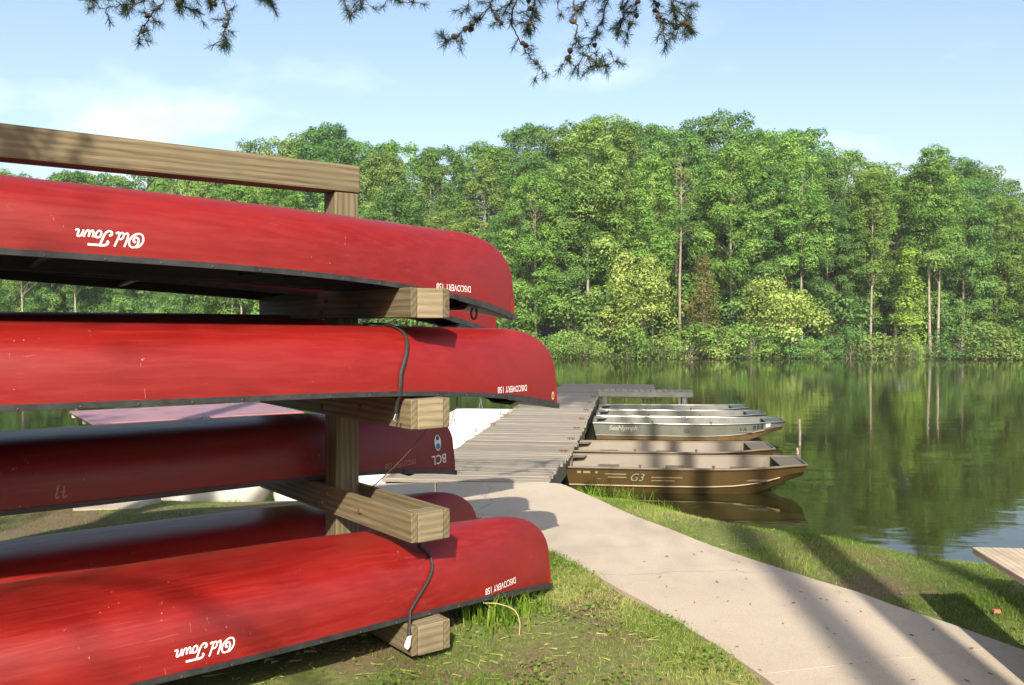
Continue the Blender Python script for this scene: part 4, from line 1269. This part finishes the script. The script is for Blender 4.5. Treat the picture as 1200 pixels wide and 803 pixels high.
# waterside thicket
x = -50.0
while x < 44:
    y = float(far_shore(np.array(x))) + rr.uniform(-.5, .5)
    o = far_tree('waterside_shrub', 'shrub%d' % rr.randrange(3), x, y, rr.uniform(1.1, 2.3), 'leafy shrub in the thicket along the far waterline', 'shrub', 'shrubs along the far waterline',
             rr.choice(['leaf_mid', 'leaf_olive', 'leaf_olive', 'leaf_mid', 'leaf_deep']), wide=rr.uniform(.9, 1.3))
    o.location.z = WATER_Z - .22
    x += rr.uniform(1.0, 1.8)
x = -50.0
while x < 44:
    y = float(far_shore(np.array(x))) + rr.choice([rr.uniform(2.2, 4.2), rr.uniform(7, 9), rr.uniform(12, 14)])
    far_tree('understory_shrub', 'shrub%d' % rr.randrange(3), x, y, rr.uniform(2.2, 3.8), 'taller leafy shrub under the trees behind the far waterline thicket', 'shrub', 'shrubs under the far trees',
             rr.choice(['leaf_mid', 'leaf_olive', 'leaf_deep', 'leaf_deep']), wide=rr.uniform(.9, 1.2))
    x += rr.uniform(1.3, 2.1)

# ------------------------------------------------------------------ near pines (boughs hang into view)
def needle_tufts(spots, rg, n=44, L=.045, w_=.0010):
    V_, F_, A_ = [], [], []
    k = 0
    for p, d, q in spots:
        m = int(n * q)
        dirs = rg.normal(size=(m, 3)) * .75 + np.array(d) * .8
        dirs /= np.linalg.norm(dirs, axis=1, keepdims=True)
        off = rg.uniform(-.03, .012, (m, 1)) * np.array(d)
        a = np.array(p) + off
        ln = L * rg.uniform(.6, 1.15, (m, 1))
        e = a + dirs * ln + np.array([0, 0, -.006])
        sd_ = np.cross(dirs, rg.normal(size=(m, 3))); sd_ /= np.linalg.norm(sd_, axis=1, keepdims=True)
        v = np.stack([a - sd_ * w_, a + sd_ * w_, e + sd_ * w_ * .6, e - sd_ * w_ * .6], 1).reshape(-1, 3)
        V_.append(v); F_.append(np.arange(4 * m).reshape(m, 4) + k); k += 4 * m
        A_.append(np.clip(rg.normal(.35, .2) + rg.normal(0, .1, m), 0, 1))
    return np.concatenate(V_), np.concatenate(F_), np.concatenate(A_)
def at(px, py, Y):
    return np.array([(px - 600) / FX * Y, Y, 1.6 + (380 - py) / FX * Y])
def cone_mesh():
    mb = MB(); mb.lathe([(0.0, .019), (.007, .017), (.012, .010), (.0145, 0), (.013, -.010), (.007, -.017), (0, -.019)], 9)
    vs = []
    for i, v0 in enumerate(mb.v):
        r_ = 1 + .16 * ((i * 7) % 3 - 1); vs.append((v0[0] * r_, v0[1] * r_, v0[2]))
    mb.v = vs
    return mb.mesh('cone', 'pine_cone')
CONE = cone_mesh()
def near_pine(name, base, Ht, label, strands, limbs, seed, low=(), cb=15.0):
    rg = np.random.default_rng(seed)
    root = empty(name, (*base, 0), 0, label, 'tree', 'pines beside the path')
    B0 = np.array([*base, 0.0])
    tr = MB()
    tr.tube([(0, 0, -.3), (.02, 0, .3), (.05, .02, Ht * .3), (-.04, .03, Ht * .65), (0, 0, Ht)], [.19, .14, .12, .09, .03], 12)
    tr.build('trunk', 'bark_pine', root)
    spots = []
    for pts in limbs:
        q = [np.array(p) - B0 for p in smooth_poly(pts, 5)]
        MB().tube(q, list(np.linspace(.045, .012, len(q))), 7).build('limb', 'bark_pine', root)
    tw = MB(); cones = []
    for pts, dens, cn in strands:
        q = [np.array(p) for p in smooth_poly(pts, 6)]
        q = [p + rg.normal(0, .004, 3) for p in q]
        tw.tube([p - B0 for p in q], list(np.linspace(.0052, .0016, len(q))), 5)
        for i in range(2, len(q)):
            d = q[i] - q[i - 1]; d /= np.linalg.norm(d) + 1e-9
            if rg.random() < .55 * dens:
                spots.append((q[i] - B0, d, rg.uniform(.4, 1.0)))
            if rg.random() < .60 * dens:       # side shoot
                sdv = rg.normal(size=3); sdv -= d * sdv.dot(d); sdv /= np.linalg.norm(sdv); ln = rg.uniform(.03, .09)
                e = q[i] + (sdv * .8 + d * .5) * ln
                tw.tube([q[i] - B0, (q[i] + e) / 2 - B0 + np.array([0, 0, .005]), e - B0], [.0022, .0017, .0012], 4)
                spots.append((e - B0, (sdv * .8 + d * .5), rg.uniform(.6, 1.25)))
                if rg.random() < .5: spots.append(((q[i] + e) / 2 - B0, sdv, .6))
            if rg.random() < cn:
                cones.append(q[i] - B0 + rg.normal(0, .012, 3))
        d = q[-1] - q[-2]; d /= np.linalg.norm(d) + 1e-9
        spots.append((q[-1] - B0, d, 1.1))
    if len(strands):
        tw.build('twigs', 'twig', root)['kind'] = 'stuff'
    for c in cones:
        add('pine_cone', CONE, root, tuple(c), (rg.uniform(0, 3), rg.uniform(0, 3), 0))
    # coarser tuft clumps, added out of view to cast dapples on rack and path
    for (p, r_, n_) in low:
        for _ in range(n_):
            spots.append((np.array(p) - B0 + rg.normal(0, r_, 3), rg.normal(size=3) * .5, 2.0))
    if spots:
        v, f, va = needle_tufts(spots, rg)
        o = add('needles', big_mesh('needles', v, f, 'needles', va), root); o['kind'] = 'stuff'
    # upper crown
    C = []
    for k in range(150):
        h = rg.uniform(cb, Ht); a = rg.uniform(0, 6.28); r_ = (.4 + 3.4 * (1 - (h - cb) / (Ht - cb))) * math.sqrt(rg.uniform(.05, 1))
        C.append((r_ * math.cos(a), r_ * math.sin(a), h))
    v, f, va = clump_leaves(np.array(C), rg.uniform(.55, 1.05, 150), 110, .11, rg, .7)
    add('crown', big_mesh('crown', v, f, 'needles', va), root)['kind'] = 'stuff'
    return root
def st(pxs, Y, dens=1.0, cn=.12):
    n = len(pxs)
    return ([at(a, b - 3, Y + .35 * math.sin(i * 1.1 + a * .05)) for i, (a, b) in enumerate(pxs)], dens, cn)
right_strands = [
    st([(640, -70), (590, -12), (568, 22), (545, 40), (523, 54)], 5.0, 1.0, .10),
    st([(620, -60), (605, -8), (592, 18), (586, 34)], 5.2, 1.2, .22),
    st([(650, -60), (628, 0), (624, 24), (618, 42)], 5.0, 1.5, .25),
    st([(610, -10), (600, 30), (612, 58), (628, 80), (642, 93)], 5.1, .55, .14),
    st([(672, -60), (673, 10), (675, 40), (669, 64), (655, 86)], 4.9, .55, .2),
    st([(725, -60), (714, 0), (703, 32), (690, 60), (671, 88)], 5.0, .7, .16),
    st([(684, 66), (696, 78), (708, 82), (722, 75)], 5.0, .8, .0),
    st([(740, -50), (734, -5), (730, 25), (722, 44)], 5.3, 1.5, .12),
    st([(755, -50), (748, 0), (742, 24), (735, 46)], 5.1, 1.0, .12),
    st([(765, -50), (766, 5), (772, 34), (780, 55)], 5.0, 1.0, .22),
    st([(790, -50), (784, 0), (796, 20), (806, 14)], 5.2, 1.0, .1),
    st([(768, 18), (785, 32), (800, 34), (810, 42)], 5.0, 1.0, .15),
    st([(700, -40), (688, 0), (680, 18)], 5.4, 1.0, .2),
    st([(560, -30), (552, 0), (548, 14)], 5.4, .8, .1),
    st([(650, -30), (650, 0), (656, 22)], 5.2, .9, .2),
]
left_strands = [
    st([(220, -50), (178, 2), (145, 12), (108, 16)], 4.9, 1.1, .07),
    st([(215, -40), (196, 4), (180, 24), (168, 40), (165, 56)], 5.0, .8, .08),
    st([(160, -40), (160, 6), (148, 20)], 5.2, .9, .06),
    st([(250, -50), (222, -2), (214, 12), (234, 18)], 5.1, 1.4, .07),
    st([(262, -40), (264, 4), (270, 26), (265, 42), (266, 58)], 5.0, .9, .06),
    st([(290, -40), (306, -4), (316, 6)], 5.0, 1.2, .05),
    st([(240, -30), (246, 0), (252, 10)], 5.2, 1.2, .05),
    st([(405, -50), (402, -6), (406, 12), (412, 22)], 5.0, 1.2, .04),
    st([(440, -40), (428, -4), (426, 16)], 5.1, .9, .04),
    st([(440, -40), (455, -6), (472, 8), (486, 8)], 5.0, 1.1, .06),
    st([(130, -40), (120, -4), (112, 4)], 5.0, 1.0, .03),
]
near_pine('pine_tree', (1.75, -1.4), 20.0, 'near pine whose cone-hung bough hangs into the top centre of the photo', right_strands,
          [[(1.75, -1.4, 5.2), (1.8, 1.2, 4.9), (1.2, 3.4, 4.3), at(725, -60, 5.0), at(660, -62, 5.0), at(600, -40, 5.1)], [(1.2, 3.4, 4.3), at(770, -60, 5.0), at(800, -50, 5.1)]], 61)
near_pine('pine_tree', (-3.7, -0.6), 20.0, 'near pine whose needle twigs hang into the top left of the photo', left_strands,
          [[(-3.7, -0.6, 4.8), (-3.2, 1.6, 4.6), (-2.5, 3.6, 4.2), at(160, -42, 5.0), at(250, -50, 5.0), at(300, -45, 5.0), at(410, -52, 5.0), at(445, -42, 5.0)]], 62,
          [((-2.33, 1.6, 4.08), .10, 110), ((-2.55, 1.4, 4.16), .12, 110)])  # clumps added above the view to shade the top beam's left end
for x, y, lab in ((.88, -9.5, 'pine behind the camera whose trunk shadow crosses the nearest brown boat amidships'), (2.05, -10.5, 'pine behind the camera whose trunk shadow crosses the nearest brown boat\'s bow')):
    near_pine('pine_tree', (x, y), 30.0, lab, [], [[(.88, -9.5, 6.4), (-.6, -8.0, 6.9), (-1.8, -6.4, 7.0), (-2.9, -6.0, 6.9)]] if x < 1 else [], int(70 + x),  # limb added to carry the shadow-casting clumps
              [((-2.55, -6.4, 6.95), .26, 50), ((-2.9, -6.2, 7.1), .22, 34), ((-1.85, -6.1, 6.85), .22, 36), ((-2.05, -6.1, 7.95), .16, 16), ((-1.2, -6.9, 7.0), .22, 26), ((-.2, -7.8, 9.1), .30, 42), ((.4, -7.4, 9.2), .25, 28), ((-.7, -8.0, 9.0), .25, 24), ((.9, -7.6, 9.0), .2, 14)] if x < 1 else (), 23.0)  # unseen needle clumps placed to throw dapples on the canoes and path

# ------------------------------------------------------------------ grass
def blades(x, y, h, rg, lean=.45, wid=.0022, z=None, short=False):
    n = len(x)
    z = ground_z(x, y) if z is None else z
    a = rg.uniform(0, 2 * math.pi, n); ln = np.abs(rg.normal(0, lean, n)) + .1
    d = np.stack([np.cos(a), np.sin(a)], -1)
    fa = rg.uniform(0, 2 * math.pi, n); s_ = np.stack([np.cos(fa), np.sin(fa), np.zeros(n)], -1)
    p0 = np.stack([x, y, z - .004], -1)
    p1 = p0 + np.concatenate([d * (ln * h * .30)[:, None], (h * .62)[:, None]], 1)
    p2 = p0 + np.concatenate([d * (ln * h * .95)[:, None], (h * (1.0 - .30 * np.minimum(ln, 2.2)))[:, None]], 1)
    w_ = (wid * rg.uniform(.7, 1.4, n))[:, None]
    if short:
        v = np.stack([p0 - s_ * w_, p0 + s_ * w_, p2 + s_ * w_ * .2, p2 - s_ * w_ * .2], 1).reshape(-1, 3)
        return v, np.arange(4 * n).reshape(n, 4)
    v = np.stack([p0 - s_ * w_, p0 + s_ * w_, p1 + s_ * w_ * .8, p1 - s_ * w_ * .8, p2 + s_ * w_ * .15, p2 - s_ * w_ * .15], 1).reshape(-1, 3)
    k = np.arange(n)[:, None] * 6
    f = np.concatenate([k + np.array([[0, 1, 2, 3]]), k + np.array([[3, 2, 4, 5]])], 1).reshape(-1, 4)
    return v, f
def vnoise(x, y, s, seed=0):
    """cheap smooth noise 0..1"""
    r_ = np.random.default_rng(seed); out = 0
    for k in range(6):
        a = r_.uniform(0, 6.28); fr = s * r_.uniform(.6, 1.9); out = out + np.sin((x * math.cos(a) + y * math.sin(a)) * fr + r_.uniform(0, 6.28))
    return .5 + out / 7.0
rg = np.random.default_rng(11)
gxs, gys = [], []
def region(n, x0, x1, y0, y1):
    gxs.append(rg.uniform(x0, x1, n)); gys.append(rg.uniform(y0, y1, n))
region(230000, -1.3, 1.5, 3.2, 6.6)
region(40000, 1.2, 3.2, 3.0, 5.2)
region(260000, 0.4, 5.2, 4.2, 11.0)
region(26000, -6.0, -2.6, 5.6, 8.6)
region(14000, -1.6, 1.0, 6.3, 8.2)
X = np.concatenate(gxs); Y = np.concatenate(gys)
pn = path_poly + 0
keep = ~inside(X + rg.normal(0, .022, len(X)), Y + rg.normal(0, .022, len(X)), pn)
d_sh = shore_y(X) - Y
keep &= (d_sh > -.02)
rl = np.stack([X - RX, Y - RY], -1)
lx = rl[:, 0] * math.cos(RA) + rl[:, 1] * math.sin(RA); ly = -rl[:, 0] * math.sin(RA) + rl[:, 1] * math.cos(RA)
bare = vnoise(X, Y, 3.2, 4) * .75 + .25 * vnoise(X, Y, 9, 5)
under = (lx < 1.0) & (np.abs(ly) < 1.25)
keep &= ~(under & (rg.random(len(X)) < .80))
left_zone = (X < 1.6) & (Y < 7)
keep &= ~((bare > .60) & left_zone & (rg.random(len(X)) < .62))
keep &= ~((bare > .70) & (rg.random(len(X)) < .5))
X, Y, d_sh, bare = X[keep], Y[keep], d_sh[keep], bare[keep]
hh = rg.uniform(.012, .032, len(X)) * (1 + .5 * (bare < .4)) * np.where(d_sh < .5, 1.5, 1.0)
v, f = blades(X, Y, hh, rg, .85, .0019, None, True)
va = np.clip(.34 + .95 * (vnoise(X, Y, 2.2, 8) - .5) + rg.normal(0, .2, len(X)) + (rg.random(len(X)) < .10) * .45, 0, 1)
nt = 2500
tx, ty = rg.uniform(-1.3, 1.7, nt), rg.uniform(3.2, 6.6, nt)
kt = ~inside(tx, ty, path_poly); tx, ty = tx[kt], ty[kt]
v2, f2 = blades(tx, ty, rg.uniform(.012, .03, len(tx)), rg, 2.2, .0013, None, True)
v2[:, 2] = np.maximum(v2[:, 2], np.repeat(ground_z(tx, ty), 4) + rg.uniform(.002, .016, len(v2)))
f = np.concatenate([f, f2 + len(v)]); v = np.concatenate([v, v2]); va = np.concatenate([va, np.clip(rg.normal(.78, .14, len(tx)), 0, 1)])
wc = rg.uniform((-1.1, 3.4), (1.3, 6.4), (70, 2)); wp = wc[rg.integers(0, 70, 2600)] + rg.normal(0, .07, (2600, 2)); kw_ = ~inside(wp[:, 0], wp[:, 1], path_poly); wp = wp[kw_]
nw = rg.normal(0, .45, (len(wp), 3)); nw[:, 2] = 1.0
sw = rg.uniform(.006, .014, len(wp))
v3, f3 = leaf_quads(np.stack([wp[:, 0], wp[:, 1], ground_z(wp[:, 0], wp[:, 1]) + rg.uniform(.012, .04, len(wp))], -1), nw, sw, sw * .8, rg)
f = np.concatenate([f, f3 + len(v)]); v = np.concatenate([v, v3]); va = np.concatenate([va, np.clip(rg.normal(.22, .12, len(wp)), 0, 1)])
o = add('grass', big_mesh('grass', v, f, 'grass_blade', va)); tag(o, 'short mown grass on the bank either side of the concrete path', 'grass', kind='stuff')
def tuft(x, y, n, h, spread, label, lush=True, seed=0):
    r_ = np.random.default_rng(seed)
    px_, py_ = r_.normal(0, spread, n), r_.normal(0, spread, n)
    v, f = blades(px_, py_, r_.uniform(.5, 1.1, n) * h, r_, .5, .0042, np.zeros(n))
    o = add('grass_tuft', big_mesh('tuft', v, f, 'grass_lush', np.repeat(np.clip(r_.normal(.5, .22, n), 0, 1), 2)))
    o.location = (x, y, float(ground_z(x, y)))
    return tag(o, label, 'grass', 'long grass tufts')
tuft(1.22, 9.70, 170, .30, .12, 'tall grass tuft in front of the nearest brown boat\'s emblem', seed=1)
tuft(.84, 9.55, 130, .24, .10, 'yellowish grass tuft at the dock\'s right corner', seed=2)
tuft(1.62, 9.35, 90, .22, .07, 'smaller grass tuft right of the tall one at the water\'s edge', seed=3)
tuft(-.10, 4.78, 120, .20, .08, 'coarse grass tuft beside the lowest arm\'s end block', seed=4)
tuft(.12, 4.95, 70, .15, .07, 'low weed tuft under the tip of the lowest canoe', seed=5)
tuft(.62, 9.15, 70, .15, .09, 'small grass tuft where the path meets the dock', seed=6)
o = MB().tube(smooth_poly([(-.12, 0.05, .16), (-.04, .02, .165), (.04, 0, .14), (.07, -.02, .08), (.065, -.03, 0)], 4), .0026, 6).build('dry_stalk', 'dead_stalk'); o.location = (-0.03, 4.62, -.02)
tag(o, 'pale dry stalk arching over the grass below the lowest canoe', 'stalk')
# litter on path and grass
nl = 620
lx_ = np.concatenate([rg.uniform(-.8, 3.0, 360), rg.uniform(1.0, 2.4, 260)]); ly_ = np.concatenate([rg.uniform(3.2, 8.6, 360), rg.uniform(3.8, 6.2, 260)])
on = inside(lx_, ly_, path_poly)
keepl = (~on) | (rg.random(nl) < .22)
lx_, ly_, on = lx_[keepl], ly_[keepl], on[keepl]
lz_ = np.where(on, .032, ground_z(lx_, ly_) + .02)
nr = rg.normal(0, .35, (len(lx_), 3)); nr[:, 2] = 1
sz = rg.uniform(.006, .018, len(lx_)) * np.where(rg.random(len(lx_)) < .06, 2.0, 1.0)
v, f = leaf_quads(np.stack([lx_, ly_, lz_], -1), nr, sz, sz * rg.uniform(.12, .6, len(lx_)), rg)
v[:, 2] = np.maximum(v[:, 2], np.repeat(lz_, 4) - .002)
o = add('leaf_litter', big_mesh('litter', v, f, 'litter')); tag(o, 'small brown leaves and twig bits scattered on the path and grass', 'litter', kind='stuff')
o = MB().hexa([(-.02, -.012, 0), (.018, -.014, .002), (.02, .014, 0), (-.018, .012, .004)], [(-.016, -.01, .014), (.014, -.01, .02), (.016, .01, .012), (-.014, .01, .02)]).build('wrapper', 'wrapper_red'); o.location = (2.64, 4.85, float(ground_z(2.64, 4.85)) + .02)
tag(o, 'scrap of red litter on the grass by the path', 'litter')

# ------------------------------------------------------------------ unseen trees beside and behind the camera, added to shade the rack from open sky
BEH = 'trees on the near shore beside and behind the viewer'
def near_tree(proto, x, y, Ht, wide, label):
    cm, tm, H0 = PROTO[proto]; sc = Ht / H0
    root = empty('broadleaf_tree', (x, y, float(ground_z(x, y))), random.uniform(0, 6.28), label, 'tree', BEH)
    root.scale = (sc * wide, sc * wide, sc)
    add('crown', cm, root); add('trunk', tm, root)
for i, x in enumerate(np.arange(-22, 7, 4.0)):
    near_tree('round%d' % (i % 4), float(x), -13.0 - (i % 3) * .8, 8.0 - .25 * (i % 3), 1.9, 'low leafy tree in the row behind the viewer, outside the picture')
for i, (x, y) in enumerate(((-9.5, 3.0), (-10.5, -1.5), (-8.5, -5.5), (-12.5, -9))):
    near_tree('round%d' % (i % 4), x, y, 14.0, 1.15, 'tall leafy tree beside the viewer on the near shore, outside the picture')

# light summer haze over the lake
hz = NT('haze_air')
hz.t.nodes.remove(hz.b)
vol = hz.n('ShaderNodeVolumePrincipled')
vol.inputs['Color'].default_value = (0.92, 0.96, 0.97, 1)
vol.inputs['Density'].default_value = HAZE
vol.inputs['Anisotropy'].default_value = 0.2
hz.l(vol.outputs[0], hz.out.inputs['Volume'])
o = MB().box((-720, -310, -4.0), (720, 920, 45.0)).build('haze', 'haze_air'); tag(o, 'thin summer haze in the air over the lake', 'haze', kind='stuff')
